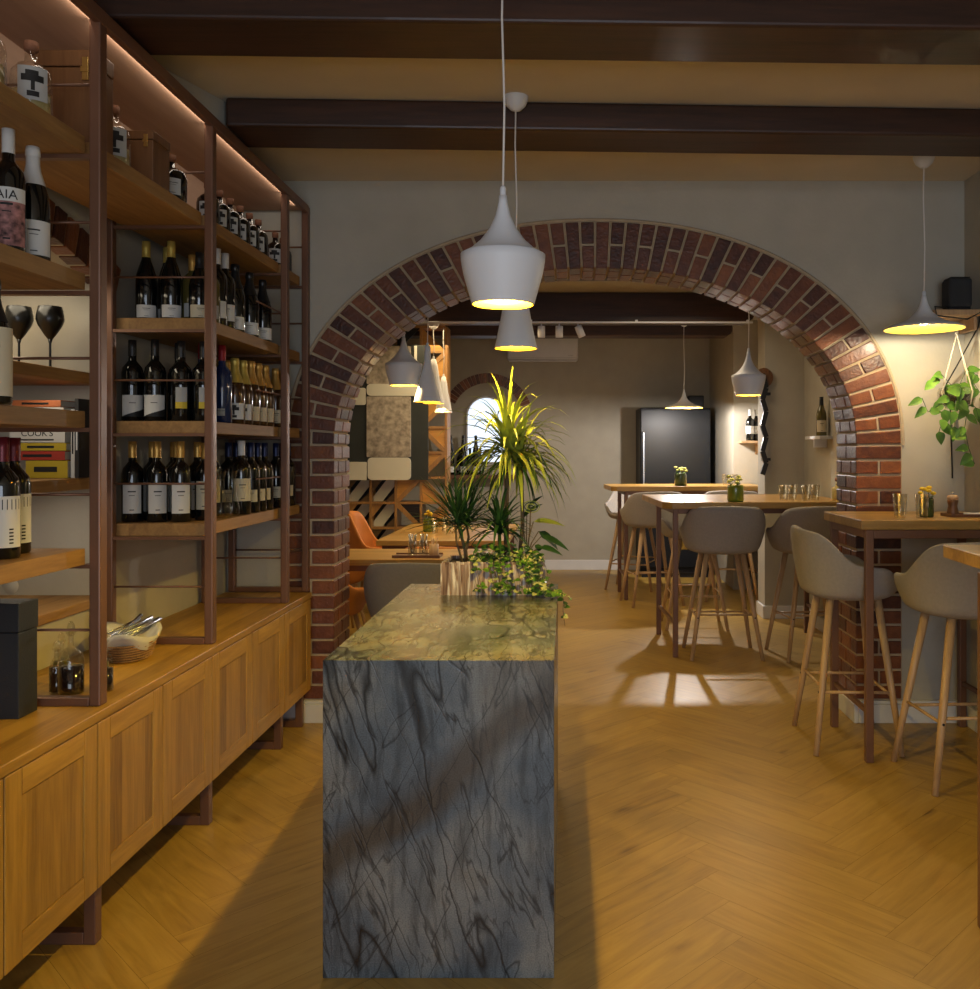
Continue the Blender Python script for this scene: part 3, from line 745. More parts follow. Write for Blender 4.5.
row([(B_white,-1.53,3.90,g_),(B_white,-1.445,4.02,g_)],TOPZ['D'],'{} from left beside decanters, lowest shelf','white capped bottles on the lowest shelf')
g_='blue capped dark wine bottle'
row([(B_blue,-1.445,4.14,g_),(B_blue,-1.445,4.235,g_),(B_blue,-1.445,4.33,g_),(B_blue,-1.54,4.12,g_),(B_blue,-1.54,4.22,g_),(B_blue,-1.54,4.32,g_)],TOPZ['D'],'{} counted away from decanters, lowest shelf','blue capped bottles on the lowest shelf')
row([(B_blue,-1.445,4.50,g_),(B_blue,-1.445,4.595,g_),(B_blue,-1.445,4.69,g_),(B_blue,-1.54,4.55,g_)],TOPZ['D'],'{} in narrow end bay, lowest shelf','blue capped bottles in the end bay')
row([(B_slant,-1.735,3.61,'wine bottle with slanted white label'),(B_slant,-1.640,3.60,'wine bottle with slanted white label'),(B_goldstripe,-1.575,3.67,'wine bottle with yellow striped grey label'),(B_goldstripe,-1.535,3.60,'wine bottle with yellow striped grey label'),(B_goldstripe,-1.45,3.61,'wine bottle with yellow striped grey label')],TOPZ['C'],'{} from left, front of middle shelf','front row bottles on the middle shelf')
row([(B_plain,-1.69,3.71,'black capped wine bottle'),(B_plain,-1.62,3.79,'black capped wine bottle'),(B_slant,-1.66,3.90,'black capped slanted label bottle'),(B_red,-1.50,3.72,'red capped wine bottle'),(B_plain,-1.56,3.90,'black capped wine bottle'),(B_plain,-1.53,3.80,'black capped wine bottle')],TOPZ['C'],'{} behind the front row, middle shelf','second row bottles on the middle shelf')
row([(B_red,-1.448,3.80,'tall blue-black wine bottle with red cap')],TOPZ['C'],'by the near steel post, middle shelf','red capped bottle at the shelf edge')
g_='brown sparkling wine bottle with figure label'; h_='gold foil sparkling wine bottle'
row([(B_olive,-1.53,3.99,g_),(B_olive,-1.445,3.94,g_),(B_olive,-1.445,4.04,g_),(B_champ,-1.54,4.10,h_),(B_champ,-1.445,4.14,h_),(B_champ,-1.445,4.24,h_),(B_champ,-1.445,4.34,h_),(B_champ,-1.54,4.22,h_)],TOPZ['C'],'{} from near side, middle shelf','gold foil sparkling wines on the middle shelf')
row([(B_champ,-1.42,4.50,h_),(B_champ,-1.42,4.61,h_),(B_champ,-1.53,4.56,h_)],TOPZ['C'],'{} in narrow end bay, middle shelf','gold foil bottles in the end bay')
row([(B_burg,-1.675,3.60,'yellow capped burgundy bottle with white label'),(B_burg,-1.575,3.60,'yellow capped burgundy bottle with white label'),(B_orange,-1.515,3.66,'slim olive bottle with orange cap'),(B_blackcap,-1.462,3.60,'black capped bottle with cream label')],TOPZ['B'],'{} from left, front of upper bottle shelf','front row bottles on the upper bottle shelf')
row([(B_burg,-1.64,3.71,'dark burgundy bottle'),(B_blackcap,-1.54,3.75,'dark burgundy bottle'),(B_orange,-1.46,3.70,'orange capped olive bottle')],TOPZ['B'],'{} in second row, upper bottle shelf','second row bottles on the upper bottle shelf')
row([(B_bluew,-1.41,3.745,'white capped bottle with large white label'),(B_bluew,-1.41,3.835,'white capped bottle with large white label'),(B_champw,-1.41,3.95,'black sparkling wine bottle'),(B_champ,-1.53,4.02,'orange foil sparkling wine bottle'),(B_champw,-1.41,4.13,'black sparkling wine bottle'),(B_champ,-1.53,4.17,'orange foil sparkling wine bottle'),(B_champw,-1.41,4.31,'black sparkling wine bottle')],TOPZ['B'],'{} from near post, upper bottle shelf','edge row bottles on the upper bottle shelf')
# top shelf liqueurs
Q_dark=dict(shape='flask',glass='gl_dark',foil='cork',label='paper_grey',lz=(.015,.085),lw=38,hs=1.0,cork=True,stripe='figure')
for i,y in enumerate((3.66,3.78,3.90,4.02,4.14,4.26)):
    put(Q_dark,(-1.452,y,TOPZ['A']),f'small dark corked liqueur bottle, {ORD[i]} from near post, top shelf','dark liqueur bottles on the top shelf')
put(Q_dark,(-1.452,4.51,TOPZ['A']),'small dark corked bottle on the top shelf, nearer one in the narrow end bay','dark liqueur bottles on the top shelf')
put(Q_dark,(-1.452,4.63,TOPZ['A']),'small dark corked bottle on the top shelf, last one towards the arch','dark liqueur bottles on the top shelf')
Q_clear=dict(shape='tallflask',glass='gl_straw',foil='cork',label='paper_grey',lz=(.03,.12),lw=42,hs=1.0,cork=True,stripe='figure')
put(Q_clear,(-1.475,2.28,TOPZ['A']),'pale gin bottle with cork at the left picture edge, top shelf','pale corked bottles on the top shelf')
put(Q_clear,(-1.465,2.47,TOPZ['A']),'pale gin bottle with cork beside the wooden box left of the steel post','pale corked bottles on the top shelf')
put(Q_clear,(-1.47,2.93,TOPZ['A']),'pale yellow corked bottle before the smaller wooden box on the top shelf','pale corked bottles on the top shelf')
put(dict(shape='jug',glass='gl_dark',foil='cork',label='paper_grey',lz=(.02,.08),lw=30,hs=1.0,cork=True),(-1.465,3.34,TOPZ['A']),'squat black jug bottle with cork on the top shelf before the second post')
# boxes on the top shelf
def crate(x0,x1,y0,y1,z0,h,lb):
    t=thing('wooden_box',lb,'box',((x0+x1)/2,(y0+y1)/2,z0)); w,d=(x1-x0)/2,(y1-y0)/2
    MB().box(-w,w,-d,d,0,h*.82).build('box_body',M['crate'],t,bevel=.003)
    MB().box(-w-.002,w+.002,-d-.002,d+.002,h*.83,h).build('lid',M['crate'],t,bevel=.003)
    m=MB(); m.box(w*.55,w*.75,-d-.006,-d,h*.68,h*.92); m.box(w*.52,w*.78,-d-.009,-d-.004,h*.76,h*.82); m.build('clasp',M['brass'],t,bevel=.001)
crate(-1.59,-1.405,2.70,2.80,TOPZ['A'],.285,'taller brown wooden box with brass clasp behind the first steel post')
crate(-1.54,-1.405,3.07,3.20,TOPZ['A'],.175,'smaller brown wooden box with brass clasp behind the pale bottle')
# first bay bottles
put(dict(shape='bordeaux',glass='gl_dark',foil='foil_white',label='paper_art',lz=(.02,.17),lw=70,hs=1.04),(-1.475,2.385,TOPZ['B']),'dark bottle with white foil and colourful painted label at left edge')
_b=[o for o in COL.objects if o.get('label','').startswith('dark bottle with white foil and colourful')][0]
MB().lathe([(.0424,.135),(.0424,.172)],12,a0=-pi/2-R(70),a1=-pi/2+R(70)).build('label_header',M['paper'],_b,recalc=False)
_t=text_mesh('AIA',.034,'label_lettering','ink',_b)
for v in _t.data.vertices:
    a_=v.co.x/.0432; y_=v.co.y; v.co=(.0432*sin(a_),-.0432*cos(a_)-v.co.z,.141+y_)
put(dict(shape='champagne',glass='gl_dark',foil='foil_white',label='paper',lz=(.02,.115),lw=68,hs=1.04),(-1.478,2.50,TOPZ['B']),'dark green bottle with white foil neck and small white label')
S_=dict(shape='bordeaux',glass='gl_dark',foil='foil_wine',label='paper',lz=(.03,.165),lw=75,hs=1.0,stripe='bars')
put(S_,(-1.49,2.385,TOPZ['D']),'dark bottle with wine red cap and barcode-like label, nearer the left edge','striped label bottles')
put(S_,(-1.53,2.50,TOPZ['D']),'dark bottle with wine red cap and striped label, right one of the pair','striped label bottles')
put(dict(shape='champagne',glass='gl_dark',foil='foil_black',label='paper_cream',lz=(.02,.19),lw=80,hs=1.0),(-1.425,2.24,TOPZ['C']),'dark bottle with pale label cut by the left picture edge')

# niche contents : black wine glasses and books
def wineglass(loc,lb):
    t=thing('wine_glass',lb,'wine glass',loc,0,'black wine glasses in the niche')
    MB().lathe([(0,.108),(.006,.112),(.022,.135),(.040,.165),(.0475,.188),(.046,.205),(.040,.236),(.0385,.236),(.044,.204),(.0455,.188)],24).build('bowl',M['glassblack'],t)
    MB().lathe([(.038,0),(.036,.004),(.008,.008),(.0045,.02),(.0042,.10),(.009,.117),(0,.119)],16).build('stem',M['glassblack'],t)
wineglass((-2.02,3.33,1.744),'left one of two black wine glasses in the wall niche')
wineglass((-1.905,3.33,1.744),'right one of two black wine glasses in the wall niche')
def book(x0,x1,z0,z1,y0,mat,lb,title=None):
    w,h=x1-x0,z1-z0; cx=(x0+x1)/2
    t=thing('book',lb,'book',(cx,y0,z0),0,'books in the wall niche'); D=.13
    e=.0025; flat=w>h
    m=MB()
    if flat: m.box(-w/2,w/2,0,D,0,e); m.box(-w/2,w/2,0,D,h-e,h); m.box(-w/2,w/2,0,e,0,h)
    else: m.box(-w/2,-w/2+e,0,D,0,h); m.box(w/2-e,w/2,0,D,0,h); m.box(-w/2,w/2,0,e,0,h)
    m.build('cover',M[mat],t,bevel=.0015)
    i=.004
    MB().box(-w/2+(i if flat else e),w/2-(i if flat else e),e,D-.004,e if flat else i,h-e if flat else h-i).build('pages',M['book_white'],t)
    m=MB(); ink='ink' if mat!='book_black' else 'paper'
    if title:
        o=text_mesh(title,h*.6,'spine_title','ink',t); o.rotation_euler=(R(90),0,0); o.location=(0,-.0004,h*.45); m.box(-w*.3,w*.3,-.0008,0,h*.15,h*.25)
    elif flat: m.box(-w*.3,w*.25,-.0008,0,h*.35,h*.65)
    else: m.box(-w*.18,w*.18,-.0008,0,h*.35,h*.85)
    m.build('spine_print',M[ink],t)
bz=1.346
book(-1.99,-1.80-.035,bz,bz+.065,3.32,'book_yellow','thick yellow book at the bottom of the niche stack')
book(-2.04,-1.845,bz+.066,bz+.10,3.32,'book_red','red book lying above the thick yellow one')
book(-2.02,-1.84,bz+.101,bz+.13,3.32,'book_yellow','thin yellow book lying above the red one')
bk=book(-2.05,-1.845,bz+.131,bz+.185,3.32,'book_white','white cookery book lying in the middle of the stack',"COOK'S")
book(-2.0,-1.845,bz+.186,bz+.222,3.32,'book_orange','patterned orange book below the top white ones')
book(-2.04,-1.85,bz+.223,bz+.262,3.32,'book_white','white book lying near the top of the stack')
book(-2.04,-1.86,bz+.263,bz+.288,3.32,'book_orange','thin orange book on top of the stack')
xx=-1.84
xx=-1.838
for w,h,mt,lb in ((.017,.27,'book_orange','narrow upright orange book beside the stack'),(.016,.235,'book_white','narrow upright white book, middle of the upright ones'),(.02,.30,'book_black','tall black upright book next to the steel frame')):
    book(xx-w+.0,xx,bz,bz+h,3.33 if 0 else 3.34,mt,lb) if False else None
xs=-1.835
# upright books stand right of the stack (towards the room)
book(-1.832,-1.817,bz,bz+.255,3.335,'book_white','narrow upright white book beside the stack')
book(-1.8168,-1.802,bz,bz+.295,3.335,'book_black','tall black upright book at the niche edge')
o=MB().lathe([(0,0),(.030,0),(.032,-.006),(.032,-.028),(.030,-.034),(0,-.034)],24,M=Matrix.Rotation(-pi/2,4,'X')).build('round_dial',M['ivory'])
o.location=(-2.155,NY1-.001,.921); o.rotation_euler=(0,0,0); tag(o,'round white dial on the niche end wall above the black box','wall dial')
o.rotation_euler=(pi,0,0)

# cabinet top : black box, carafes, basket
t=thing('wine_gift_box','black cardboard wine box standing on the cabinet at the left edge','box',(-1.618,2.55,CT))
MB().box(-.10,.097,-.045,.045,0,.24).build('box_body',M['blackbox'],t,bevel=.002)
MB().box(-.102,.099,-.047,.047,.242,.322).build('lid',M['blackbox'],t,bevel=.002)
MB().box(-.097,-.065,-.0475,-.0455,.04,.2).build('label',M['paper'],t)
def cruet(loc,lb,liq,r,h,neck,fill,stopper=True):
    t=thing('glass_cruet',lb,'cruet',loc,0,'glass cruets on the cabinet')
    zb=h*.58
    MB().lathe([(0,.002),(r*.94,.002),(r,.008),(r,zb*.8),(r*.8,zb),(neck,zb+.018),(neck*.9,h*.8),(neck*1.5,h*.84),(neck*1.6,h*.86)],24).build('glass_body',M['glass'],t)
    MB().lathe([(0,.006),(r*.93,.006),(r*.94,.01),(r*.94,fill),(0,fill)],24).build('liquid',M[liq],t)
    if stopper: MB().lathe([(0,h*.80),(neck*.8,h*.80),(neck*.8,h*.88),(neck*1.3,h*.91),(neck*1.0,h*.96),(neck*.4,h),(0,h)],16).build('stopper',M['glass'],t)
cruet((-1.515,2.76,CT),'glass cruet with dark vinegar, largest, framed by the shelf post','liquid',.037,.225,.009,.088)
cruet((-1.432,2.80,CT),'small glass cruet of dark vinegar right of the post foot','liquid',.025,.185,.008,.07)
cruet((-1.462,2.83,CT),'glass cruet of green olive oil behind the vinegar','oil',.026,.17,.008,.085)
cruet((-1.57,2.78,CT),'narrow glass cruet of brown vinegar close to the black box','gl_brown',.022,.16,.008,.08)
cruet((-1.60,2.86,CT),'glass cruet of olive oil partly behind the black box','oil',.024,.17,.008,.08)
t=thing('wicker_basket','wicker basket with white napkin and rolled cutlery on the cabinet','basket',(-1.585,3.27,CT),R(18))
def oval(prof,n=28,sy=1.6,mi=0,m=None,wob=0):
    m=m or MB(); vs=[];fs=[]
    for j,(r,z) in enumerate(prof):
        for i in range(n):
            th=2*pi*i/n; k=1+wob*sin(5*th+j)
            vs.append((r*cos(th)*k,r*sy*sin(th)*k,z+(wob*.25*sin(3*th))))
    for j in range(len(prof)-1):
        for i in range(n): fs.append((j*n+i,j*n+(i+1)%n,(j+1)*n+(i+1)%n,(j+1)*n+i))
    m.add(vs,fs,mi,True); return m
oval([(.0,.002),(.07,.002),(.078,.02),(.084,.04),(.092,.065),(.086,.065),(.075,.03),(.0,.012)]).build('basket_body',M['wicker'],t)
m=MB()
for k in range(7):
    z=.006+k*.0095; r=.073+.003*k+.003
    m.tube([(r*cos(2*pi*i/24)+.0015*(-1)**(i+k),r*1.6*sin(2*pi*i/24),z) for i in range(25)],.0035,5,cap=False)
m.build('wicker_weave',M['wicker'],t)
oval([(.088,.05),(.100,.075),(.106,.098),(.09,.088),(.05,.062),(0,.055)],wob=.06).build('napkin_liner',M['cloth'],t)
for k in range(12):
    a=R(60+random.uniform(-18,18)); x=random.uniform(-.05,.05); y=random.uniform(-.04,.03); z=.085+random.uniform(0,.03)
    m=MB(); d=Vector((cos(a)*.085,sin(a)*.085,.016)); m.tube([Vector((x,y,z))-d,Vector((x,y,z)),Vector((x,y,z))+d*1.1],[.004,.003,.007],8)
    o=m.build('cutlery',M['chrome'] ); o.location=(-1.585,3.27,CT); o.rotation_euler=(0,0,R(18)); tag(o,'slim piece of steel cutlery bundled in the wicker basket','cutlery','cutlery in the wicker basket')
# decanters on the lowest shelf
def decanter(x,y,lb,s=1):
    t=thing('glass_decanter',lb,'decanter',(x,y,TOPZ['D']),0,'clear decanters on the lowest shelf')
    MB().lathe([(0,.002),(.042*s,.002),(.047*s,.012),(.047*s,.04),(.033*s,.085),(.017,.12),(.015,.16),(.022,.19),(.024,.195)],20).build('glass_body',M['glass'],t)
decanter(-1.455,3.80,'clear glass decanter nearest the second steel post')
decanter(-1.45,3.92,'clear glass decanter before the white capped bottles',.7)

# ------------------------------------------------------------------ STONE COUNTER
KX0,KX1,KY0,KY1,KT=-.665,-.03,2.47,3.88,.873
t=thing('stone_counter','blue grey veined stone block counter in the middle of the floor','counter',((KX0+KX1)/2,KY0,0))
w=(KX1-KX0)/2; d=KY1-KY0
MB().box(-w,w,0,.02,0,KT).build('front_slab',M['stone'],t,bevel=.0015)
MB().box(-w,w,d-.02,d,0,KT-.0205).build('rear_slab',M['stone'],t,bevel=.0015)
MB().box(-w,-w+.02,.0205,d-.0205,0,KT-.0205).build('side_slab',M['stone'],t,bevel=.0015)
MB().box(w-.02,w,.0205,d-.0205,0,KT-.0205).build('side_slab',M['stone'],t,bevel=.0015)
MB().box(-w,w,.0202,d,KT-.02,KT).build('top_slab',M['stone'],t,bevel=.0005)

# ------------------------------------------------------------------ PLANTS
def blade(m,base,dirv,length,width,droop,mi=0,n=7,up=.0,mi2=None):
    """arching strap leaf"""
    p=Vector(base); d=Vector(dirv).normalized(); side=d.cross(Vector((0,0,1)))
    side=side.normalized() if side.length>.05 else Vector((1,0,0))
    vs=[];st=length/n
    for i in range(n+1):
        t=i/n; w=width*(.45+.55*sin(min(1,t*2.2)*pi/2))*(1-t**2.2)+.0004
        nrm=side.cross(d).normalized()
        vs+= [p-side*w, p+nrm*(-w*.35), p+side*w]
        p=p+d*st; d=(d+Vector((0,0,-droop*st/length*(.5+t)))).normalized()
    fs=[]
    for i in range(n):
        a=i*3; fs+=[(a,a+1,a+4,a+3),(a+1,a+2,a+5,a+4)]
    m.add(vs,fs,mi,True)
def ovleaf(m,pos,dirv,up,L_,W_,mi=0,curl=.25):
    d=Vector(dirv).normalized(); s=d.cross(Vector(up)); s=s.normalized() if s.length>.01 else Vector((1,0,0)); n=s.cross(d)
    p=Vector(pos); vs=[];K=6
    for i in range(K+1):
        t=i/K; w=W_*.5*(sin(pi*min(1,t**.62))**.9 if 0<t<1 else 0); c=p+d*L_*t-n*L_*curl*t*t
        vs+=[c-s*w+n*w*.25,c,c+s*w+n*w*.25]
    fs=[]
    for i in range(K):
        a=i*3; fs+=[(a,a+1,a+4,a+3),(a+1,a+2,a+5,a+4)]
    m.add(vs,fs,mi,True)
PX0,PX1,PY0,PY1=-.488,-.09,3.58,3.82
pcx,pcy=(PX0+PX1)/2,(PY0+PY1)/2; PZ=KT+.135
t=thing('bark_planter','rectangular planter clad in whitened bark on the stone counter','planter',(pcx,pcy,KT))
m=MB(); w,d=(PX1-PX0)/2,(PY1-PY0)/2
m.box(-w,w,-d,-d+.012,0,.13); m.box(-w,w,d-.012,d,0,.13); m.box(-w,-w+.012,-d+.012,d-.012,0,.13); m.box(w-.012,w,-d+.012,d-.012,0,.13); m.box(-w+.012,w-.012,-d+.012,d-.012,0,.012)
random.seed(3)
x=-w
while x<w:                                  # irregular bark strips
    ww=random.uniform(.008,.02); hh=random.uniform(.120,.136)
    m.box(x,min(w,x+ww)-.001,-d-random.uniform(.002,.008),-d+.002,0,hh); m.box(x,min(w,x+ww)-.001,d-.002,d+random.uniform(.002,.008),0,hh); x+=ww
y=-d
while y<d:
    ww=random.uniform(.008,.02); hh=random.uniform(.120,.136)
    m.box(-w-random.uniform(.002,.007),-w+.002,y,min(d,y+ww)-.001,0,hh); m.box(w-.002,w+random.uniform(.002,.007),y,min(d,y+ww)-.001,0,hh); y+=ww
m.build('planter_box',M['bark'],t)
m=MB(); 
m.box(-w+.013,w-.013,-d+.013,d-.013,.02,.118); m.build('soil',M['soil'],t)
SZ=KT+.118
def rosette(m,c,n,L_,W_,droop,elev=(5,85),mi=0,rs=0):
    random.seed(rs)
    for i in range(n):
        az=i*2.39996+random.uniform(-.2,.2); el=R(elev[0]+(elev[1]-elev[0])*((i+.5)/n))
        dv=(cos(az)*cos(el),sin(az)*cos(el),sin(el))
        l=L_*random.uniform(.7,1.1)
        blade(m,(c[0],c[1],c[2]+random.uniform(-.02,.02)),dv,l,W_*random.uniform(.8,1.1),droop*random.uniform(.7,1.3),mi)
# small dragon tree left
t=thing('dragon_tree','small spiky dark green dragon tree at the left end of the planter','potted plant',(-.405,3.70,SZ))
m=MB(); m.tube([(0,0,-.01),(-.005,0,.05),(-.02,0,.10),(-.035,0,.155)],[.009,.008,.006,.006],8); m.tube([(0.0,0,.05),(.008,.01,.10),(.0,0,.15)],[.006,.005,.004],8); m.tube([(-.012,-.01,-.01),(-.04,-.01,.08),(-.045,0,.15)],[.005,.004,.004],8); m.build('trunk',M['stem'],t)
m=MB(); rosette(m,(-.035,0,.155),70,.26,.0068,.6,(-10,84),0,1); rosette(m,(0,0,.155),44,.22,.006,.6,(-5,80),0,11); m.build('foliage',M['leaf_dark'],t)
# tall arching plant
t=thing('tall_dracaena','tall plant with long arching yellow green leaves in the planter','potted plant',(-.24,3.70,SZ))
m=MB(); m.tube([(0.0,0,-.01),(-.002,0,.2),(.004,0,.46)],[.011,.010,.009],8); m.tube([(.05,.02,-.01),(.065,.02,.15),(.06,.01,.38)],[.009,.008,.007],8); m.build('trunk',M['stem'],t)
m=MB(); rosette(m,(.004,0,.465),80,.34,.0105,2.1,(-15,86),0,2); rosette(m,(.05,.01,.40),56,.30,.0095,2.4,(-15,85),0,12)
m.build('foliage',M['leaf_lime'],t,recalc=False)
m=MB(); rosette(m,(.03,0,.42),34,.36,.006,2.6,(-30,30),0,5); m.build('lower_foliage',M['leaf_dark'],t,recalc=False)
# middle small rosette
t=thing('small_dracaena','low dark green spiky plant in the middle of the planter','potted plant',(-.265,3.64,SZ))
m=MB(); m.tube([(0,0,-.01),(0,0,.12)],.007,8); m.build('trunk',M['stem'],t)
m=MB(); rosette(m,(0,0,.135),70,.21,.0075,1.6,(-10,80),0,4); m.build('foliage',M['leaf_dark'],t,recalc=False)
# broad leaved plant right
t=thing('prayer_plant','broad leaved plant with yellow green striped leaf at the planter right end','potted plant',(-.16,3.72,SZ))
ms=MB(); ml=MB()
for (tx,ty,tz,dx,dz,L_,W_,mi) in ((.03,-.02,.165,.9,.08,.13,.045,1),(.06,.01,.10,1,-.25,.13,.05,0),(.05,.03,.12,.8,-.5,.11,.05,0),(-.02,.02,.17,.5,.6,.11,.05,0),(.055,-.03,.06,.9,-.1,.10,.045,0),(.0,.05,.20,.3,.5,.10,.05,0)):
    ms.tube([(0,0,-.01),(tx*.4,ty*.4,tz*.6),(tx,ty,tz)],[.003,.0025,.002],6); ovleaf(ml,(tx,ty,tz),(dx,-.2,dz),(0,-.4,1),L_,W_,mi)
# rolled up leaf
ms.tube([(0,0,-.01),(.015,-.01,.13),(.018,-.01,.215)],[.003,.003,.002],6)
for k in range(4):
    r=.008+.008*k; ml.tube([(.02+r*1.1*cos(a_),-.01+.002*k,.225+r*.75*sin(a_)) for a_ in [2*pi*i/16 for i in range(17)]],.0022,5,cap=False,mi=1 if k%2 else 0)
ms.build('stem',M['stem'],t); ml.build('foliage',[M['leaf_dark'],M['leaf_lime']],t,recalc=False)
# ivy
t=thing('variegated_ivy','variegated ivy spilling over the planter onto the stone counter','potted plant',(-.22,3.60,SZ))
random.seed(21); ms=MB(); ml=MB()
paths=[]
for k in range(26):
    x0=random.uniform(-.14,.11); side=random.uniform(-.02,.06)
    L1=random.uniform(.04,.14)
    x=x0+side; pts=[(x0,random.uniform(-.0,.05),.0),(x0+side*.5,-.01,.028+random.uniform(0,.03)),(x,-.045,.0),(x+.02,-.06,-.05-L1*.3),(x+.03,-.075,max(-.105,-.06-L1))]
    paths.append(pts)
for k in range(9):   # runner trailing to the right edge
    y=-.05-random.uniform(0,.05); paths.append([(.05,-.03,.02),(.10,-.05,-.03),(.13,y-.01,-.09),(.16+.01*k*.3,y-.02,-.105),(.17+k*.006,y-.02,-.100)])
paths.append([(.13,-.06,-.05),(.17,-.07,-.095),(.203,-.06,-.10),(.214,-.055,-.13),(.212,-.055,-.17),(.22,-.055,-.235)])
paths.append([(.13,-.06,-.05),(.18,-.09,-.095),(.205,-.09,-.098),(.225,-.09,-.105),(.245,-.085,-.13)])
for pts in paths:
    ms.tube(pts,.0012,4,cap=False)
    for a,b in zip(pts,pts[1:]):
        for q in range(3):
            u=random.random(); p=Vector(a).lerp(Vector(b),u)
            az=random.uniform(0,2*pi); dv=(cos(az),sin(az)-.35,random.uniform(-.3,.5))
            ovleaf(ml,p,dv,(0,-.7,.7),random.uniform(.018,.030),random.uniform(.016,.024),random.choice((1,1,0,2,2)),.2)
for k in range(170): # bushy mass over the soil
    p=(random.uniform(-.15,.12),random.uniform(-.03,.08),random.uniform(.0,.075)); az=random.uniform(0,2*pi)
    ovleaf(ml,p,(cos(az),sin(az),random.uniform(-.2,.6)),(0,-.6,.8),random.uniform(.02,.032),random.uniform(.016,.026),random.choice((0,0,1,1,2)),.2)
ms.build('vine_stem',M['stem'],t); ml.build('foliage',[M['leaf_dark'],M['leaf'],M['leaf_pale']],t,recalc=False)

# hanging pothos at right
hx,hy,hz=1.985,4.56,1.66
t=thing('hanging_pothos','pothos plant in a glass bowl hanging in a macrame sling by the right corner','hanging plant',(hx,hy,hz))
MB().lathe([(0,0),(.05,.0),(.085,.03),(.095,.08),(.085,.105),(.08,.105),(.09,.08),(.08,.034),(0,.008)],24).build('glass_bowl',M['glass'],t)
MB().lathe([(0,.010),(.045,.010),(.076,.036),(.082,.07),(0,.075)],20).build('soil',M['soil'],t)
m=MB(); 
for k in range(4):
    a=k*pi/2+.4; m.tube([(0,0,-.05),(0,0,-.01),(.088*cos(a),.088*sin(a),.02),(.10*cos(a),.10*sin(a),.08),(.06*cos(a),.06*sin(a),.2),(0,0,.375)],.003,5)
m.tube([(0,0,.375),(0,0,.41)],.007,6); m.tube([(0,0,-.05),(.004,0,-.12)],[.006,.010],6)
m.build('macrame_sling',M['macrame'],t)
ml=MB(); ms=MB(); random.seed(9)
vines=[[(0,0,.09),(-.09,-.03,.17),(-.14,-.05,.13)],[(0,0,.09),(-.06,-.05,.05),(-.17,-.06,-.02),(-.20,-.06,.05)],[(0,0,.09),(-.08,-.06,.02),(-.10,-.07,-.06),(-.12,-.07,-.12)],[(0,0,.09),(.02,-.08,.0),(.0,-.09,-.10),(.02,-.09,-.2),(.05,-.09,-.28)],
 [(0,0,.09),(.06,-.06,.12),(.10,-.08,.05)],[(0,0,.09),(.03,-.05,.2),(.08,-.06,.16)],[(0,0,.09),(-.04,-.08,.03),(-.05,-.09,-.1)],[(0,0,.09),(.08,-.04,.0),(.1,-.06,-.12)],[(0,0,.09),(-.02,-.09,.10),(-.03,-.10,.03)]]
for v in vines:
    ms.tube(v,.002,5,cap=False)
    for i in range(1,len(v)):
        for q in range(2):
            p=Vector(v[i-1]).lerp(Vector(v[i]),.35+.6*q); az=random.uniform(pi*.7,2.1*pi)
            ovleaf(ml,p,(cos(az)*.8,-.15,random.uniform(-.9,.1)),(0,-1,.35),random.uniform(.06,.085),random.uniform(.038,.055),0 if random.random()<.7 else 1,.15)
ms.build('vine_stem',M['leaf_dark'],t); ml.build('foliage',[M['leaf_pothos'],M['leaf']],t,recalc=False)

# speaker shelf
t=thing('wall_shelf','small pale corner shelf holding the black speaker by the right corner','shelf',(1.985,4.66,2.165))
MB().box(-.11,.14,-.09,.135,-.03,0).build('shelf_board',M['leg_wood'],t,bevel=.004)
m=MB(); m.box(.11,.128,-.05,.13,-.10,-.03); m.build('bracket',M['leg_wood'],t,bevel=.003)
t=thing('black_speaker','black wireless speaker standing on the corner shelf','speaker',(2.02,4.64,2.166))
MB().box(-.06,.06,-.055,.055,.012,.165).build('cabinet_body',M['speaker'],t,bevel=.018,seg=4)
MB().box(-.052,.052,-.047,.047,0,.014).build('base_plate',M['black'],t,bevel=.004)
MB().box(-.05,.05,-.045,.045,.164,.169).build('touch_panel',M['black'],t,bevel=.002)
o=MB().tube([(1.96,4.62,2.18),(1.87,4.55,2.175),(1.88,4.55,2.13),(2.03,4.54,2.11),(2.11,4.56,2.15),(2.12,4.62,2.08),(2.06,4.72,1.90),(2.02,4.765,1.80),(2.05,4.785,1.65),(2.06,4.785,1.3)],.004,6).build('power_cable',M['black']); tag(o,'black power cable looping from the speaker down the corner wall','cable')

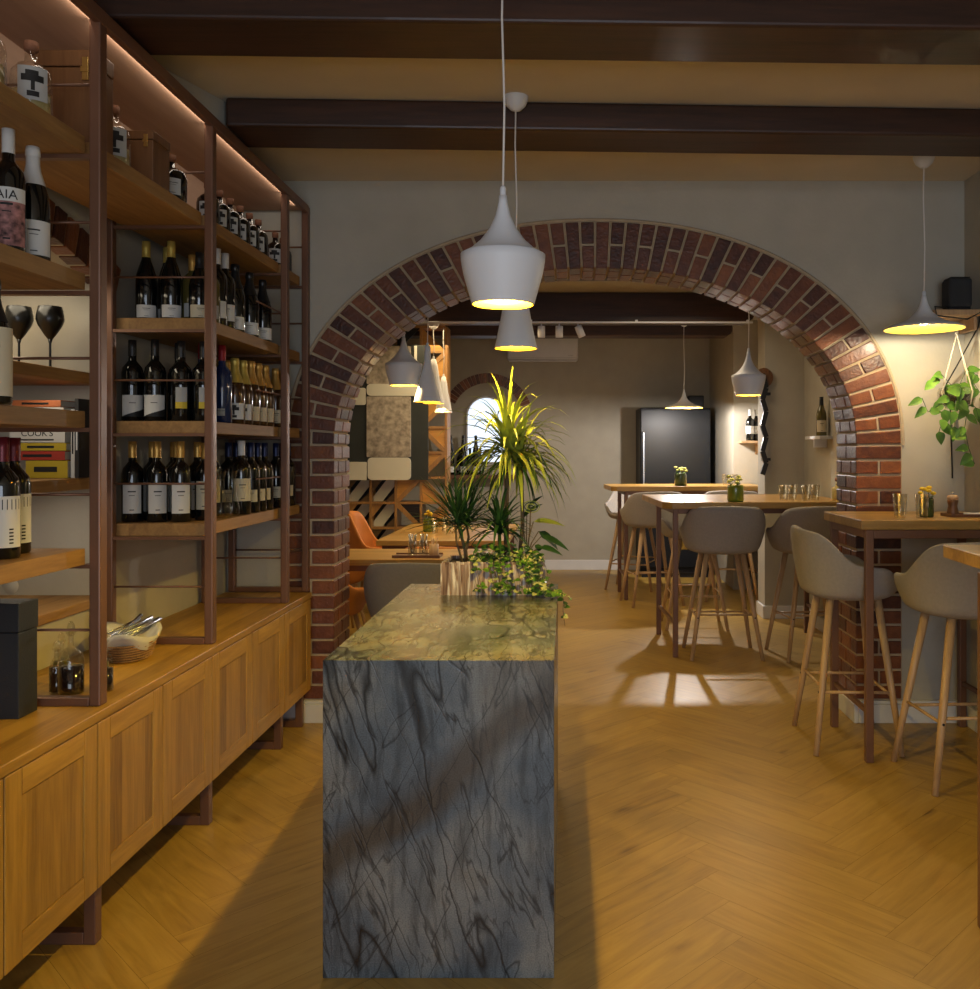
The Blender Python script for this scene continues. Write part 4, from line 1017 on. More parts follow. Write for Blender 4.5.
# ------------------------------------------------------------------ LAMPS
def shade_prof(kind):
    if kind=='fat': return [(.0115,.308),(.013,.288),(.022,.25),(.040,.212),(.064,.180),(.092,.155),(.108,.146),(.1195,.140),(.1185,.12),(.112,.085),(.098,.035),(.088,.0)],.312
    if kind=='tall': return [(.018,.36),(.019,.35),(.021,.27),(.030,.215),(.045,.16),(.062,.09),(.080,.03),(.088,.0)],.36
    if kind=='cone': return [(.018,.36),(.034,.30),(.048,.20),(.062,.12),(.078,.04),(.087,.0)],.36
    if kind=='wide': return [(.010,.165),(.013,.15),(.022,.115),(.040,.083),(.068,.056),(.110,.034),(.160,.018),(.185,.007),(.188,0)],.165
def lamp(name,kind,loc,ceilz,lb,power,grp,bulb=True,sc=1.0,canopy=True,col=(1,.66,.16)):
    t=thing(name,lb,'pendant lamp',(loc[0],loc[1],loc[2]),0,grp)
    pr,h=shade_prof(kind); pr=[(r*sc,z*sc) for r,z in pr]; h*=sc
    MB().lathe([(0,pr[0][1])]+pr,40).build('lamp_shade',M['lamp_white'],t,recalc=False,solid=0)
    inner=[(max(.001,r-.0035),z-.002 if z>.001 else 0) for r,z in pr]
    MB().lathe([(0,inner[0][1])]+inner+[pr[-1]],40).build('shade_lining',M['lamp_gold'],t,recalc=False)
    MB().lathe([(0,h+.022),(.006,h+.022),(.009,h+.015),(.009,h-.012)],12).build('cord_grip',M['lamp_white'],t)
    top=ceilz-loc[2]
    MB().tube([(0,0,h+.02),(.004,0,h+(top-h)*.35),(-.003,0,h+(top-h)*.7),(0,0,top-.03)],.0033,6).build('cord',M['cord'],t)
    if canopy: MB().lathe([(.052,0),(.050,-.012),(.040,-.035),(.022,-.052),(.008,-.058),(0,-.058)],24,c=(0,0,top)).build('ceiling_canopy',M['lamp_white'],t)
    bz=.072*sc if kind!='wide' else .030
    bb=MB().lathe([(0,0),(.016,.004),(.026,.018),(.028,.030),(.022,.048),(.014,.062),(.012,.075)],16,c=(0,0,bz-.01)).build('bulb',M['bulb'],t)
    if power:
        l=bpy.data.lights.new('lamp_light','POINT'); l.energy=power; l.color=col; l.shadow_soft_size=.03 if kind=='wide' else .014
        lo=bpy.data.objects.new('lamp_light',l); COL.objects.link(lo); lo.parent=t; lo.location=(0,0,bz-.028)
g1='white spun metal pendant lamps of the front room'; g2='white pendant lamps of the dining room'
lamp('pendant_lamp','fat',(-.175,2.54,1.860),H,'large white bell shaped pendant lamp hanging over the stone counter',46,g1,col=(1,.66,.11))
lamp('pendant_lamp','cone',(-.20,3.66,1.862),H,'small white cone lamp seen under the large bell lamp',20,g1,col=(1,.68,.12))
lamp('pendant_lamp','wide',(1.755,4.40,2.04),H,'wide flat white pendant lamp over the right bar table',12,g1,col=(1,.86,.62))
lamp('pendant_lamp','fat',(-1.04,5.80,1.865),H2,'white bell lamp left of the cone lamps, beyond the arch',14,g2,col=(1,.74,.35))
lamp('pendant_lamp','tall',(-.886,5.80,1.76),H2,'tall white cone lamp nearest in the cluster beside the picture panel',8,g2,col=(1,.74,.35))
lamp('pendant_lamp','cone',(-1.118,7.66,1.845),2.533,'lit white cone lamp on the rail, behind the tall cone lamp',12,g2,sc=1.05,col=(1,.70,.25))
lamp('pendant_lamp','cone',(-1.062,7.87,1.775),2.55,'unlit white cone lamp on the rail, nearest the lattice edge',0,g2,sc=.88,canopy=False)
lamp('pendant_lamp','fat',(1.295,6.35,1.835),H2,'white bell lamp hanging before the black zigzag bottle rack',12,g2,col=(1,.80,.45))
lamp('pendant_lamp','wide',(1.19,9.0,1.87),H2-.06,'wide flat white lamp hanging before the black fridge',90,g2,col=(1,.92,.86))

# ------------------------------------------------------------------ BAR TABLES
def bartable(lb,x0,x1,y0,y1,z,legs,rz=0,th=.045,ribbed=False,corner=.0,loc=None):
    cx,cy=(x0+x1)/2,(y0+y1)/2; w,d=(x1-x0)/2,(y1-y0)/2
    t=thing('bar_table',lb,'bar table',(cx,cy,0),rz,'high oak bar tables with brown steel frames')
    m=MB()
    if corner: m.prism([(-w+corner,-d),(w,-d),(w,d),(-w,d),(-w,-d+corner)],'z',z-th,z)
    else: m.box(-w,w,-d,d,z-th,z)
    m.build('tabletop',M['table_top'],t,bevel=.004)
    s=.036
    lx0,lx1,ly0,ly1=[legs[0]-cx,legs[1]-cx,legs[2]-cy,legs[3]-cy]
    for x in (lx0,lx1-s):
        for y in (ly0,ly1-s):
            MB().box(x,x+s,y,y+s,0,z-th-.0005).build('leg',M['bronze'],t,bevel=.003)
    m=MB(); a=z-th-.04; b=z-th-.001
    m.box(lx0+s,lx1-s,ly0,ly0+s,a,b); m.box(lx0+s,lx1-s,ly1-s,ly1,a,b); m.box(lx0,lx0+s,ly0+s,ly1-s,a,b); m.box(lx1-s,lx1,ly0+s,ly1-s,a,b)
    m.build('apron_frame',M['bronze'],t,bevel=.002)
    for q in (lx0+.008,lx1-.028): MB().box(q,q+.02,ly0+s,ly1-s,.22,.24).build('foot_rail',M['bronze'],t)
    if ribbed:
        m=MB(); x=lx0+.5
        m.box(lx0+.5,lx1-s,ly0+.05,ly0+.062,z-.62,z-th-.04)
        while x<lx1-s-.02: m.box(x,x+.022,ly0+.04,ly0+.05,z-.62,z-th-.04); x+=.036
        m.build('ribbed_panel',M['rib_wood'],t)
    return t
bartable('oak bar table with glasses and mill, against the right brick pier',1.372,2.12,4.165,4.77,1.125,(1.395,2.10,4.167,4.74))
bartable('oak bar table corner at the right picture edge nearest the camera',1.27,2.10,1.9,3.08,1.125,(1.243,2.05,2.25,2.72),R(-3.0))
bartable('oak bar table beyond the arch with pale yellow flowers and tumblers',.65,2.0,6.20,7.32,1.09,(.735,1.95,6.31,7.13),R(2.6),corner=.06)
bartable('farthest oak bar table, before the black fridge',.42,1.95,8.66,9.33,1.10,(.555,1.93,8.74,9.26),R(4),corner=.05,ribbed=True)

# ------------------------------------------------------------------ STOOLS
def shell_part(t,W,D,hb,mat,zb,arm=.19,front=.055,wings=True):
    """upholstered tub shell. back towards -Y, open to +Y"""
    nphi=40; prof=[(0,0),(.35,.0),(.62,.008),(.80,.035),(.90,.09),(.955,.16)]
    def top(phi):
        a=abs(phi)*180/pi
        if a<42: return hb-.012*(a/42)**2
        if a<88: u=(a-42)/46; s=u*u*(3-2*u); return (hb-.012)*(1-s)+arm*s
        if a<118: return arm-.012*(a-88)/30
        if a<150: u=(a-118)/32; s=u*u*(3-2*u); return (arm-.012)*(1-s)+front*s
        return front
    vs=[];fs=[];rows=11
    for j in range(rows):
        for i in range(nphi):
            phi=-pi+2*pi*i/nphi; T=top(phi)
            u=j/(rows-1)
            # radial fraction and height
            if u<.5:
                q=u/.5; r=.88*sin(q*pi/2)**.9; z=.055*(1-cos(q*pi/2))**1.3
            else:
                q=(u-.5)/.5; r=.88+.12*sin(min(1,q*1.0)*pi/2); z=.055+(T-.055)*q
                if abs(phi)<pi/2: r+=.05*q*(cos(phi))*(T/hb)
            n=2.5; c,s=cos(phi),sin(phi)
            k=(abs(c)**n+abs(s)**n)**(-1/n)
            vs.append((W/2*r*k*s, -D/2*r*k*c, zb+z))
    for j in range(rows-1):
        for i in range(nphi):
            a=j*nphi+i;b=j*nphi+(i+1)%nphi; fs.append((a,b,b+nphi,a+nphi))
    m=MB(); m.add(vs,fs,0,True)
    o=m.build('seat_shell',mat,t,weld=True)
    md=o.modifiers.new('s','SOLIDIFY'); md.thickness=.028; md.offset=-1
    md=o.modifiers.new('u','SUBSURF'); md.levels=1; md.render_levels=1
    # cushion
    m=MB(); vs=[];fs=[];pr=[(0,.085),(.5,.085),(.72,.08),(.80,.066),(.80,.045),(.7,.04),(0,.04)]
    for (r,z) in pr:
        for i in range(28):
            th=2*pi*i/28; c,s=cos(th),sin(th); k=(abs(c)**2.6+abs(s)**2.6)**(-1/2.6)
            vs.append((W/2*r*k*s,-D/2*r*k*c+.012,zb+z))
    for j in range(len(pr)-1):
        for i in range(28): fs.append((j*28+i,j*28+(i+1)%28,(j+1)*28+(i+1)%28,(j+1)*28+i))
    m.add(vs,fs,0,True); m.build('seat_cushion',mat,t,weld=True)
def make_stool(mat,lb):
    t=thing('bar_stool',lb,'bar stool',(0,0,0),0,'grey upholstered bar stools')
    shell_part(t,.60,.53,.355,mat,.715)
    LT=[(-.125,-.115),(.125,-.115),(-.125,.12),(.125,.12)]; LB=[(-.245,-.215),(.245,-.215),(-.245,.205),(.245,.205)]
    def at(k,z): u=1-z/.735; return (LT[k][0]+(LB[k][0]-LT[k][0])*u, LT[k][1]+(LB[k][1]-LT[k][1])*u, z)
    for k in range(4): MB().tube([at(k,.0),at(k,.30),at(k,.725)],[.0135,.017,.020],12).build('leg',M['leg_wood'],t)
    for (a,b,z) in ((0,1,.31),(2,3,.27),(0,2,.29),(1,3,.29)):
        s=MB().tube([at(a,z),at(b,z)],.0075,8).build('stretcher',M['leg_wood'],t)
    for k in (0,1,2,3):
        p=Vector(at(k,.29)); MB().tube([p+Vector((0,-.018,0)),p+Vector((0,-.0145,0))],.006,8).build('screw_cap',M['black'],t)
    return t
s0=make_stool(M['fabric'],'grey tub bar stool facing right, at the left end of the right bar table')
s0.scale=(.96,.96,1); s0.location=(1.405,4.495,0); s0.rotation_euler=(0,0,R(-92))
def st(loc,rz,lb): dup(s0,loc,R(rz),lb,'grey upholstered bar stools',(1,1,1))
st((1.785,4.0,0),3,'grey tub bar stool with its back to the camera, rightmost and nearest')
st((1.115,6.40,0),0,'grey tub bar stool with its back to the camera, before the table beyond the arch')
st((1.735,6.38,0),8,'grey tub bar stool partly behind the near right stool, beyond the arch')
st((1.06,7.42,0),180,'bar stool on the far side of the middle bar table, behind the leftmost table legs')
st((.82,8.52,0),12,'grey bar stool tucked before the farthest table, left of the middle table top')
st((.72,9.45,0),160,'bar stool on the far left side of the farthest bar table')
st((1.62,8.75,0),-10,'grey bar stool at the right part of the farthest table, seen between legs')

# ------------------------------------------------------------------ TABLE TOP THINGS
def tumbler(loc,lb,grp,r=.034,h=.115,water=False):
    t=thing('glass_tumbler',lb,'glass',loc,0,grp)
    MB().lathe([(0,.001),(r*.72,.001),(r*.76,.004),(r,h),(r-.0015,h),(r*.72,.012),(0,.012)],24).build('glass_body',M['glass'],t)
def flowerjar(loc,lb,jar,fl,r=.03,h=.07,s=1):
    t=thing('flower_jar',lb,'flower jar',loc); r*=s;h*=s
    MB().lathe([(0,0),(r*.9,0),(r,.006),(r,h*.85),(r*.92,h),(r*.85,h),(r*.85,.01),(0,.01)],20).build('glass_jar',M[jar],t)
    random.seed(int(loc[0]*1000)); ms=MB(); mf=MB(); ml=MB()
    for k in range(7):
        a=k*2.4; rr=r*random.uniform(.2,1.0); x,y=rr*cos(a),rr*sin(a); z=h+random.uniform(.012,.045)*s
        ms.tube([(x*.4,y*.4,.012),(x*.7,y*.7,h*.9),(x,y,z)],.0014,5)
        R0=.013*s
        mf.lathe([(0,-R0*.6),(R0*.8,-R0*.3),(R0,0),(R0*.8,R0*.45),(0,R0*.7)],9,c=(x,y,z))
        for q in range(10): az=q*.63; ovleaf(mf,(x,y,z-R0*.2),(cos(az),sin(az),.25),(0,0,1),.017*s,.009*s,0,.1)
        ovleaf(ml,(x*.7,y*.7,h),(cos(a+1),sin(a+1),.6),(0,0,1),.03*s,.012*s)
    ms.build('flower_stem',M['leaf_dark'],t); mf.build('blossoms',M[fl],t,recalc=False); ml.build('leaves',M['leaf'],t,recalc=False)
gt='tumblers on the right bar table'
tumbler((1.60,4.30,1.1255),'empty glass tumbler left on the right bar table',gt)
tumbler((1.70,4.285,1.1255),'empty glass tumbler before the yellow flowers',gt)
flowerjar((1.752,4.36,1.1255),'dark green jar of yellow flowers on the right bar table','pot_green','flower',.03,.085,1.1)
t=thing('serving_tray','small dark wooden tray with black rim on the right bar table','tray',(1.975,4.40,1.1255))
m=MB(); m.box(-.115,.12,-.06,.06,0,.006); m.box(-.115,.12,-.06,-.054,.006,.014); m.box(-.115,.12,.054,.06,.006,.014); m.box(-.115,-.109,-.054,.054,.006,.014); m.box(.114,.12,-.054,.054,.006,.014); m.build('tray_body',M['walnut'],t,bevel=.001)
t=thing('pepper_mill','turned wooden pepper mill standing on the small tray','pepper mill',(1.90,4.41,1.132))
MB().lathe([(0,0),(.027,0),(.028,.01),(.024,.03),(.021,.045),(.025,.062),(.026,.072),(.0,.073)],20).build('mill_body',M['crate'],t)
MB().lathe([(0,.073),(.025,.074),(.027,.082),(.024,.094),(.012,.098),(0,.099)],20).build('mill_head',M['leg_wood'],t)
MB().lathe([(0,.099),(.004,.099),(.006,.104),(.004,.110),(0,.111)],12).build('knob',M['chrome'],t)
o=MB().box(-.06,.05,-.03,.03,0,.010).build('folded_napkin',M['cloth'],bevel=.003); o.location=(2.02,4.40,1.132); tag(o,'folded white napkin on the small tray','napkin')
flowerjar((1.19,6.28,1.0905),'lime green jar of pale yellow flowers on the middle bar table','pot_lime','flower_pale',.042,.085,1.35)
for i,x in enumerate((1.56,1.64,1.72,1.80)): tumbler((x,6.42+.06*(i%2),1.0905),f'clear tumbler, {ORD[i]} from the left in the row beside the pier','tumblers on the middle bar table',.036,.11)
put(dict(shape='bordeaux',glass='gl_straw',foil='cork',label=None,lz=(.05,.12),lw=40,hs=.42,cork=True),(1.955,6.46,1.0905),'small amber oil bottle beside the tumblers, close to the pier')
flowerjar((1.13,8.80,1.1005),'dark jar of pale yellow flowers on the farthest bar table','pot_green','flower_pale',.045,.09,1.35)
for i,x in enumerate((1.58,1.66)): tumbler((x,8.85,1.1005),('left' if i==0 else 'right')+' one of two tumblers on the farthest bar table','tumblers on the farthest table',.036,.11)

# ------------------------------------------------------------------ DINING ROOM THINGS
# fridge
t=thing('black_fridge','tall black upright fridge against the dining room rear wall','fridge',(1.255,10.50,0))
MB().box(-.40,.40,-.26,.36,.05,1.93).build('fridge_body',M['fridge'],t,bevel=.01)
d=MB().box(-.395,.395,-.30,-.262,.12,1.91).build('door',M['fridge'],t,bevel=.008)
MB().box(-.375,-.355,-.335,-.301,.75,1.65).build('handle',M['chrome'],d,bevel=.004)
m=MB()
for k in range(4): m.box(-.33,.33,-.275,-.262,.055+k*.016,.063+k*.016)
m.box(-.38,.38,-.25,.34,0,.05); m.build('base_grille',M['black'],t)
t=thing('small_speaker','small black box speaker on top of the fridge','speaker',(1.52,10.5,1.931))
MB().box(-.09,.09,-.08,.08,0,.15).build('cabinet_body',M['speaker'],t,bevel=.01); MB().box(-.07,.07,-.084,-.08,.02,.13).build('grille',M['black'],t)
# AC
t=thing('air_conditioner','white wall mounted air conditioner high on the rear wall','air conditioner',(-.265,Y2,2.50))
MB().box(-.42,.42,-.22,-.0005,.02,.299).build('housing',M['white_trim'],t,bevel=.02,seg=3)
MB().box(-.40,.40,-.225,-.16,.0,.018).build('air_flap',M['white_trim'],t,bevel=.004)
m=MB(); m.box(-.40,.40,-.222,-.2205,.045,.049); m.box(.30,.36,-.2225,-.2205,.07,.076); m.build('seam_line',M['paper_grey'],t)
# rail with spots
t=thing('lamp_rail','thin white current rail along the dining room beam','lamp rail',(0,7.675,2.545))
m=MB(); m.box(-1.35,1.60,-.008,.008,-.014,0); m.build('rail',M['lamp_white'],t)
m=MB(); 
for x in (-1.2,-.3,.6,1.55): m.box(x,x+.02,-.008,.045,0,.015)
m.build('rail_clip',M['lamp_white'],t)
for i,(x,tilt) in enumerate(((-.205,0),(-.05,0),(.112,-22))):
    t=thing('track_spotlight','white cylinder spotlight, '+('left','middle','right tilted')[i]+' one of three under the beam','spotlight',(x,7.83,2.548),0,'white spotlights under the beam')
    m=MB(); m.tube([(0,0,-.001),(0,0,-.025)],.007,8); m.build('mount',M['lamp_white'],t)
    h=MB().lathe([(0,0),(.030,0),(.032,-.004),(.032,-.10),(.029,-.10),(.027,-.03),(0,-.03)],20).build('spot_head',M['lamp_white'],t); h.location=(0,0,-.02); h.rotation_euler=(0,R(tilt),0)
# mirror in niche + shelf with bottles on the rear wall
t=thing('arched_mirror','arched white framed mirror on the rear wall behind the plant','mirror',(-.955,Y2-.012,1.30))
def archpoly(w,h,k=16):
    return [(-w/2,0),(w/2,0)]+[(w/2*cos(pi*i/k),h-w/2+w/2*sin(pi*i/k)) for i in range(k+1)]
pl=archpoly(.46,.79); MB().prism(pl,'y',-.008,0).build('mirror_glass',M['mirror_glow'],t)
m=MB(); q=pl[2:]; m.tube([(-.23,-.008,0),(.23,-.008,0)]+[(x,-.008,z) for x,z in q]+[(-.23,-.008,0)],.013,6,cap=False); m.build('mirror_frame',M['white_trim'],t)
o=MB().box(-1.44,-.55,Y2-.24,Y2-.002,1.11,1.155).build('wall_shelf',M['walnut'],bevel=.003); tag(o,'dark wooden shelf on the rear wall under the brick arch','shelf')
for i in range(4):
    put(dict(shape='bordeaux',glass='gl_dark',foil='foil_black',label='paper_grey',lz=(.05,.12),lw=50,hs=1.0),(-1.38+.12*i,10.80,1.1555),f'dark bottle under the rear brick arch, {ORD[i]} from the left','bottles under the rear brick arch')
for i in range(3):
    put(dict(shape='champagne',glass='gl_dark',foil='foil_black',label='paper',lz=(.03,.1),lw=60,hs=1.5),(-1.36+.15*i,10.70,1.1555),f'larger white labelled bottle under the rear arch, {ORD[i]} from left','large bottles under the rear brick arch')
# right side shelf with wine bottles, zigzag rack
t=thing('wall_shelf','pale wooden bracket shelf with two wine bottles near the fridge','shelf',(1.925,9.35,1.545))
MB().box(-.125,.13,-.17,-.001,-.025,0).build('shelf_board',M['leg_wood'],t,bevel=.002)
MB().prism([(-.15,-.025),(-.001,-.025),(-.001,-.14)],'x',.05,.07).build('bracket',M['leg_wood'],t)
for i,(x,y) in enumerate(((1.895,9.22),(1.965,9.25))):
    put(B_gold if 0 else dict(shape='bordeaux',glass='gl_dark',foil='foil_white',label='paper',lz=(.07,.15),lw=75,hs=1.0),(x,y,1.5455),('front' if i==0 else 'rear')+' one of two wine bottles on the bracket shelf near the fridge','bottles on the bracket shelf')
t=thing('zigzag_bottle_rack','black zigzag steel bottle rack fixed to the wall pier beyond the arch','bottle rack',(1.70,7.75,.95))
m=MB(); zz=[1.10,.98,.88,.78,.66,.56,.44,.34,.24]; pts=[((.018 if i%2 else -.014),-.06,z+.05) for i,z in enumerate(zz)]
for (a,b) in zip(pts,pts[1:]):
    m.box(-.016,.016,-.02,.02,0,1,M=Matrix.Translation(a)@(Vector(b)-Vector(a)).to_track_quat('Z','Y').to_matrix().to_4x4()@Matrix.Scale((Vector(b)-Vector(a)).length,4,(0,0,1)))
m.build('zigzag_band',M['black'],t)
m=MB()
for z in (.98,.42): m.box(-.01,.055,-.07,-.001,z-.012,z+.012)
m.build('wall_bracket',M['black'],t)
t=thing('woven_fan','brown ribbed leaf shaped fan hung on the pier above the zigzag rack','wall ornament',(1.725,7.72,1.98))
m=MB(); pl=[(0,0)]+[(.075*cos(a_)*1.05-.02,.09+.085*sin(a_)) for a_ in [R(-40+i*22) for i in range(12)]]; m.prism(pl,'y',-.012,.0)
m.build('fan_blade',M['crate'],t); m=MB()
for k in range(6): a_=R(40+k*20); m.tube([(0,-.014,.0),(.085*cos(a_)-.02,-.014,.14*sin(a_)+.03)],.003,5)
m.build('rib',M['walnut'],t)
t=thing('wall_shelf','short white shelf with one bottle on the dining room right wall','shelf',(2.06,7.1,1.56))
MB().box(-.10,-.001,-.18,.25,-.025,0).build('shelf_board',M['white_trim'],t,bevel=.002)
MB().box(-.10,-.001,-.02,0,-.09,-.025).build('bracket',M['white_trim'],t)
put(dict(shape='burgundy',glass='gl_olive',foil='foil_black',label='paper_cream',lz=(.03,.12),lw=60,hs=1.0),(2.0,7.02,1.5605),'olive green bottle on the short white shelf at the arch edge')
# low tables left
def dtable(lb,x0,x1,y0,y1,z=.75):
    t=thing('dining_table',lb,'dining table',((x0+x1)/2,(y0+y1)/2,0),0,'oak dining tables of the rear room'); w,d=(x1-x0)/2,(y1-y0)/2
    MB().box(-w,w,-d,d,z-.04,z).build('tabletop',M['table_top'],t,bevel=.004)
    for sx in (-1,1):
        for sy in (-1,1): MB().box(sx*(w-.06)-.022,sx*(w-.06)+.022,sy*(d-.06)-.022,sy*(d-.06)+.022,0,z-.0405).build('leg',M['bronze'],t,bevel=.002)
    for q in (-d+.04,d-.07): MB().box(-w+.06,w-.06,q,q+.03,z-.08,z-.041).build('apron_rail',M['bronze'],t)
dtable('oak dining table just beyond the arch behind the grey chair',-1.95,-.50,5.75,6.38)
dtable('long oak dining table in the middle of the left dining side',-1.46,-.44,6.95,8.55)
dtable('small oak dining table before the lattice divider',-1.62,-1.18,8.62,8.84,.80) if 0 else None
# orange chairs
def ochair(lb,loc,rz,mat='leather',hb=.50,W=.52):
    t=thing('dining_chair',lb,'chair',loc,rz,'upholstered dining chairs'); shell_part(t,W,.5,hb,M[mat],.40,arm=.20)
    LT=[(-.14,-.12),(.14,-.12),(-.14,.12),(.14,.12)]; LB=[(-.22,-.20),(.22,-.20),(-.22,.2),(.22,.2)]
    for (a,b),(c,d) in zip(LT,LB): MB().tube([(c,d,0),(a,b,.41)],[.011,.016],10).build('leg',M['leg_wood'],t)
    return t
ochair('orange leather chair with tall rounded back by the long dining table',(-1.80,7.05,0),R(-62),hb=.68)
ochair('orange leather chair at the near dining table beside the left brick pier',(-1.51,5.66,0),R(-25),hb=.34)
ochair('orange leather chair by the far end of the long dining table',(-1.72,8.15,0),R(-90),hb=.50)
ochair('grey upholstered chair with its back to the stone counter',(-.93,5.50,0),0,'fabric_d',hb=.395,W=.58)
ochair('brown shell chair between the two dining tables',(-.95,6.62,0),0,'leather',hb=.37,W=.50)
# tray with cutlery jars on near dining table
t=thing('serving_tray','dark wooden tray with cutlery jars on the near dining table','tray',(-.965,5.90,.7505))
m=MB(); m.box(-.155,.155,-.08,.08,0,.008); m.box(-.155,.155,-.08,-.073,.008,.018); m.box(-.155,.155,.073,.08,.008,.018); m.build('tray_body',M['walnut'],t,bevel=.001)
def jar(loc,lb,mat,n,r=.03,h=.10,col='chrome'):
    t=thing('cutlery_jar',lb,'jar',loc,0,'cutlery jars on the tray')
    MB().lathe([(0,0),(r*.95,0),(r,.006),(r,h),(r-.003,h),(r-.003,.01),(0,.01)],18).build('jar_body',M[mat],t); random.seed(n)
    for k in range(n):
        a=k*2.4; o=MB().tube([(.008*cos(a),.008*sin(a),.012),(.024*cos(a),.024*sin(a),h+.04)],[.0025,.005],6).build('cutlery',M[col])
        o.location=loc; tag(o,'steel cutlery standing in the glass jar on the tray' if col=='chrome' else 'pale wooden stick standing in the small jar','cutlery','cutlery on the near dining table')
jar((-1.0,5.90,.759),'clear glass jar full of steel cutlery on the dark tray','glass',5)
jar((-.93,5.91,.759),'second clear glass jar on the dark tray','glass',3)
jar((-.86,5.90,.759),'pale wooden tumbler with sticks on the dark tray','leg_wood',3,.032,.075,'leg_wood')
for i,(x,y) in enumerate(((-1.10,7.6),(-1.02,7.66),(-.95,7.58))): tumbler((x,y,.7505),f'clear glass on the long dining table, {ORD[i]} from the left','glasses on the long dining table',.036,.12)
flowerjar((-1.17,7.72,.7505),'small jar of yellow flowers on the long dining table','pot_lime','flower',.035,.08,1.4)

# lattice divider
LY=9.0; cell=.252; xs_=[-1.19-cell*i for i in range(7)]; zs_=[.164+cell*i for i in range(11)]
t=thing('lattice_divider','wooden lattice divider with triangular compartments at the left of the dining room','room divider',(0,LY,0))
for x in xs_: MB().box(x-.012,x+.012,0,.26,0,zs_[-1]).build('upright',M['lattice'],t,bevel=.002)
for z in zs_:
    MB().box(xs_[-1]+.012,xs_[0]-.012,.004,.256,z-.012,z+.012).build('shelf_board',M['lattice'],t)
random.seed(5)
for i in range(6):
    for j in range(10):
        a,b=xs_[i+1]+.012,xs_[i]-.012; c,d=zs_[j]+.012,zs_[j+1]-.012
        up=(i+j)%2==0
        k=(i*3+j*5)%7
        if up: tri=[(a,c),(b,d),(b,c)] if k%2 else [(a,c),(b,d),(a,d)]; dg=[(a,c),(a+.03,c),(b,d-.03),(b,d),(b-.03,d),(a,c+.03)]
        else: tri=[(a,d),(b,c),(a,c)] if k%2 else [(a,d),(b,c),(b,d)]; dg=[(a,d),(a,d-.03),(b-.03,c),(b,c),(b,c+.03),(a+.03,d)]
        if i>=2 and j<5:
            MB().box(a,b,.20,.21,c,d).build('back_panel',M['black' if (i+j)%2 else 'slate_paint'],t)
            MB().prism([(a,c),(a+.09,c),(b,d-.05),(b,d),(b-.09,d),(a,c+.05)],'y',.10,.115).build('triangle_panel',M['white_paint'],t)
            MB().prism([(a,c+.09),(b-.12,d),(a,d)],'y',.02,.035).build('triangle_panel',M['lattice_dark' if j%2 else 'lattice'],t)
            MB().prism([(a+.13,c),(b,c),(b,d-.13)],'y',.02,.035).build('triangle_panel',M['lattice_dark'],t)
            continue
        MB().prism(tri,'y',.02,.035).build('triangle_panel',M[('lattice_orange','lattice','lattice_dark','white_paint','lattice_orange','lattice','black')[k]] if not(i==0) else M['lattice_orange'],t)
        if j>8: continue
        MB().prism(dg,'y',.0,.02).build('diagonal_slat',M['lattice'],t)
# abstract picture panel hung before the lattice
AY=8.96; k_=AY/900
def ax(px): return (px-565)*k_
def az_(py): return 1.45+(450-py)*k_
t=thing('abstract_wall_panel','large abstract panel of sandy stone, white and slate fields, hung on the lattice','picture',(0,AY,0))
MB().box(ax(318),ax(428),.0,.03,az_(480),az_(345)).build('backing_board',M['slate_paint'],t)
def rpanel(px0,py0,px1,py1,mat,nm,th=.02,rad=3):
    x0,x1=ax(px0),ax(px1); z1,z0=az_(py0),az_(py1); r=rad*k_; pts=[]
    for (cx,cz,s0) in ((x1-r,z1-r,0),(x0+r,z1-r,90),(x0+r,z0+r,180),(x1-r,z0+r,270)):
        for q in range(5): a_=R(s0+q*22.5); pts.append((cx+r*cos(a_),cz+r*sin(a_)))
    MB().prism(pts,'y',-th,-.0005).build(nm,M[mat],t,bevel=.001)
rpanel(367,346,411,384,'stone_grey','stone_field',rad=1); rpanel(367,384,420,396,'white_paint','white_field',rad=4); rpanel(367,396.5,411,457,'stone_grey','stone_field',rad=1)
rpanel(368,457.5,411,480,'white_paint','white_field',rad=4); rpanel(320,462,367,480,'white_paint','white_field',rad=1); rpanel(346,388,366,405,'white_paint','white_field',rad=2)
rpanel(414.5,346,417,370,'white_paint','white_stripe',rad=.5)

# ------------------------------------------------------------------ LIGHTS
def area(name,loc,rot,sx,sy,e,c):
    l=bpy.data.lights.new(name,'AREA'); l.shape='RECTANGLE'; l.size=sx; l.size_y=sy; l.energy=e; l.color=c
    o=bpy.data.objects.new(name,l); COL.objects.link(o); o.location=loc; o.rotation_euler=rot; return o
# daylight through the shop window behind the camera
area('daylight_glow',(.2,YN-.12,1.4),(R(90),0,0),2.9,2.0,60,(.80,.88,1))
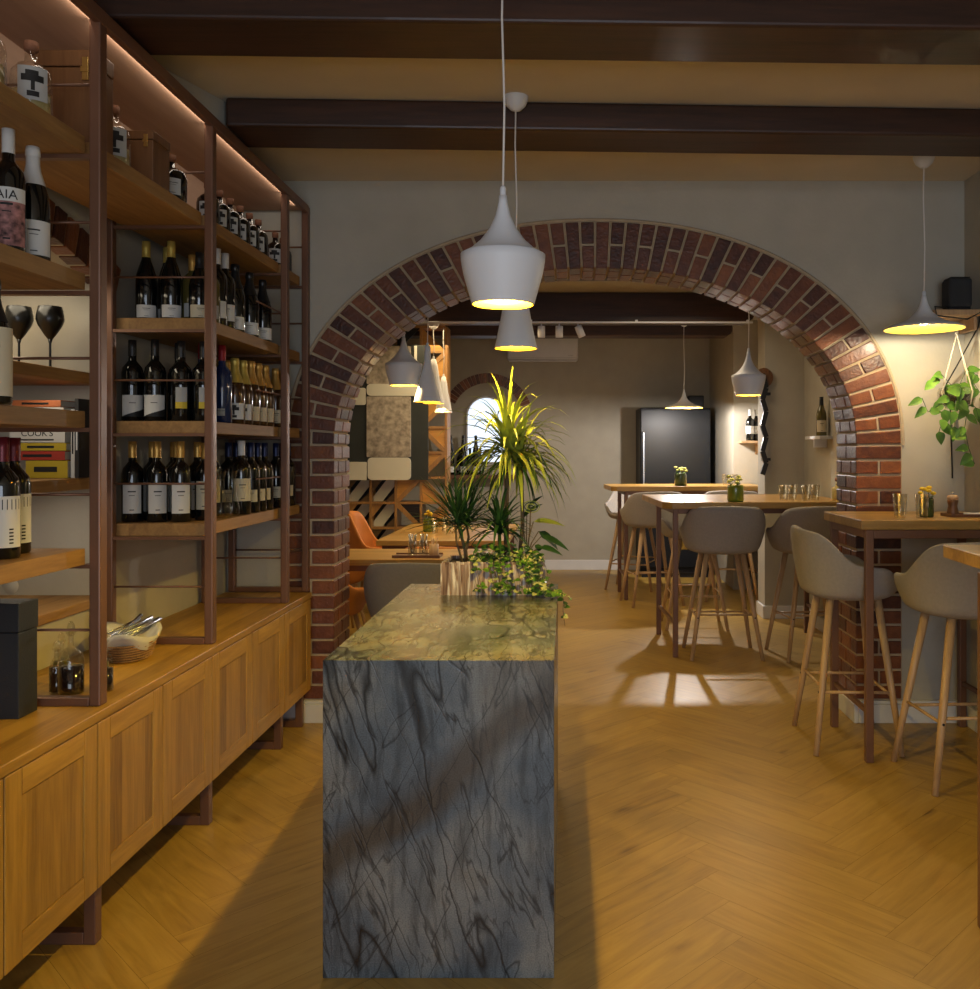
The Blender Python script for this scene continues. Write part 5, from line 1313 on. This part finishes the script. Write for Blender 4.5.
# ceiling spots of the dining room (track lamps)
def spot(loc,target,e,c,ang,blend=.3,size=.03):
    l=bpy.data.lights.new('track_beam','SPOT'); l.energy=e; l.color=c; l.spot_size=R(ang); l.spot_blend=blend; l.shadow_soft_size=size
    o=bpy.data.objects.new('track_beam',l); COL.objects.link(o); o.location=loc
    d=Vector(target)-Vector(loc); o.rotation_euler=d.to_track_quat('-Z','Y').to_euler(); return o
# broad warm fill over the rear room, no fitting modelled
area('dining_fill',(-.9,8.3,2.5),(0,0,0),1.2,1.6,22,(1,.72,.38))
area('dining_fill',(.9,7.0,2.6),(0,0,0),.8,.8,8,(1,.80,.55))
area('niche_fill',(-2.03,2.9,2.10),(0,0,0),.3,.9,3.2,(1,.86,.62))  # fill light added to brighten the upper niche, no lamp body
area('shelf_fill',(-1.39,3.0,2.706),(0,R(66),0),.02,3.3,1.6,(1,.86,.70))  # added fill for the top shelf back panel, not a fitted strip
for z_ in (1.29,1.69): area('niche_fill',(-1.90,2.9,z_),(0,0,0),.03,.9,.9,(1,.86,.66))  # extra fill under the boards, lifts the dark lower niche
W=bpy.data.worlds.new('world'); SC.world=W; W.use_nodes=True
bg=W.node_tree.nodes['Background']; bg.inputs[0].default_value=(.65,.78,1,1); bg.inputs[1].default_value=.5

# ------------------------------------------------------------------ CAMERA
cd=bpy.data.cameras.new('camera'); cam=bpy.data.objects.new('camera',cd); COL.objects.link(cam)
cam.location=(0,0,1.45); cam.rotation_euler=(R(90),0,0)
cd.sensor_fit='HORIZONTAL'; cd.sensor_width=36; cd.lens=900/980*36
cd.shift_x=-(565-490)/980; cd.shift_y=-(494.5-450)/980
cd.clip_start=.05; cd.clip_end=60
SC.camera=cam
SC.view_settings.view_transform='Standard'; SC.view_settings.look='None'; SC.view_settings.gamma=1
SC.view_settings.use_curve_mapping=False
SC.view_settings.exposure=0.45
SC.cycles.use_denoising=True
SC.cycles.max_bounces=7; SC.cycles.diffuse_bounces=4; SC.cycles.transparent_max_bounces=12
SC.cycles.sample_clamp_indirect=4
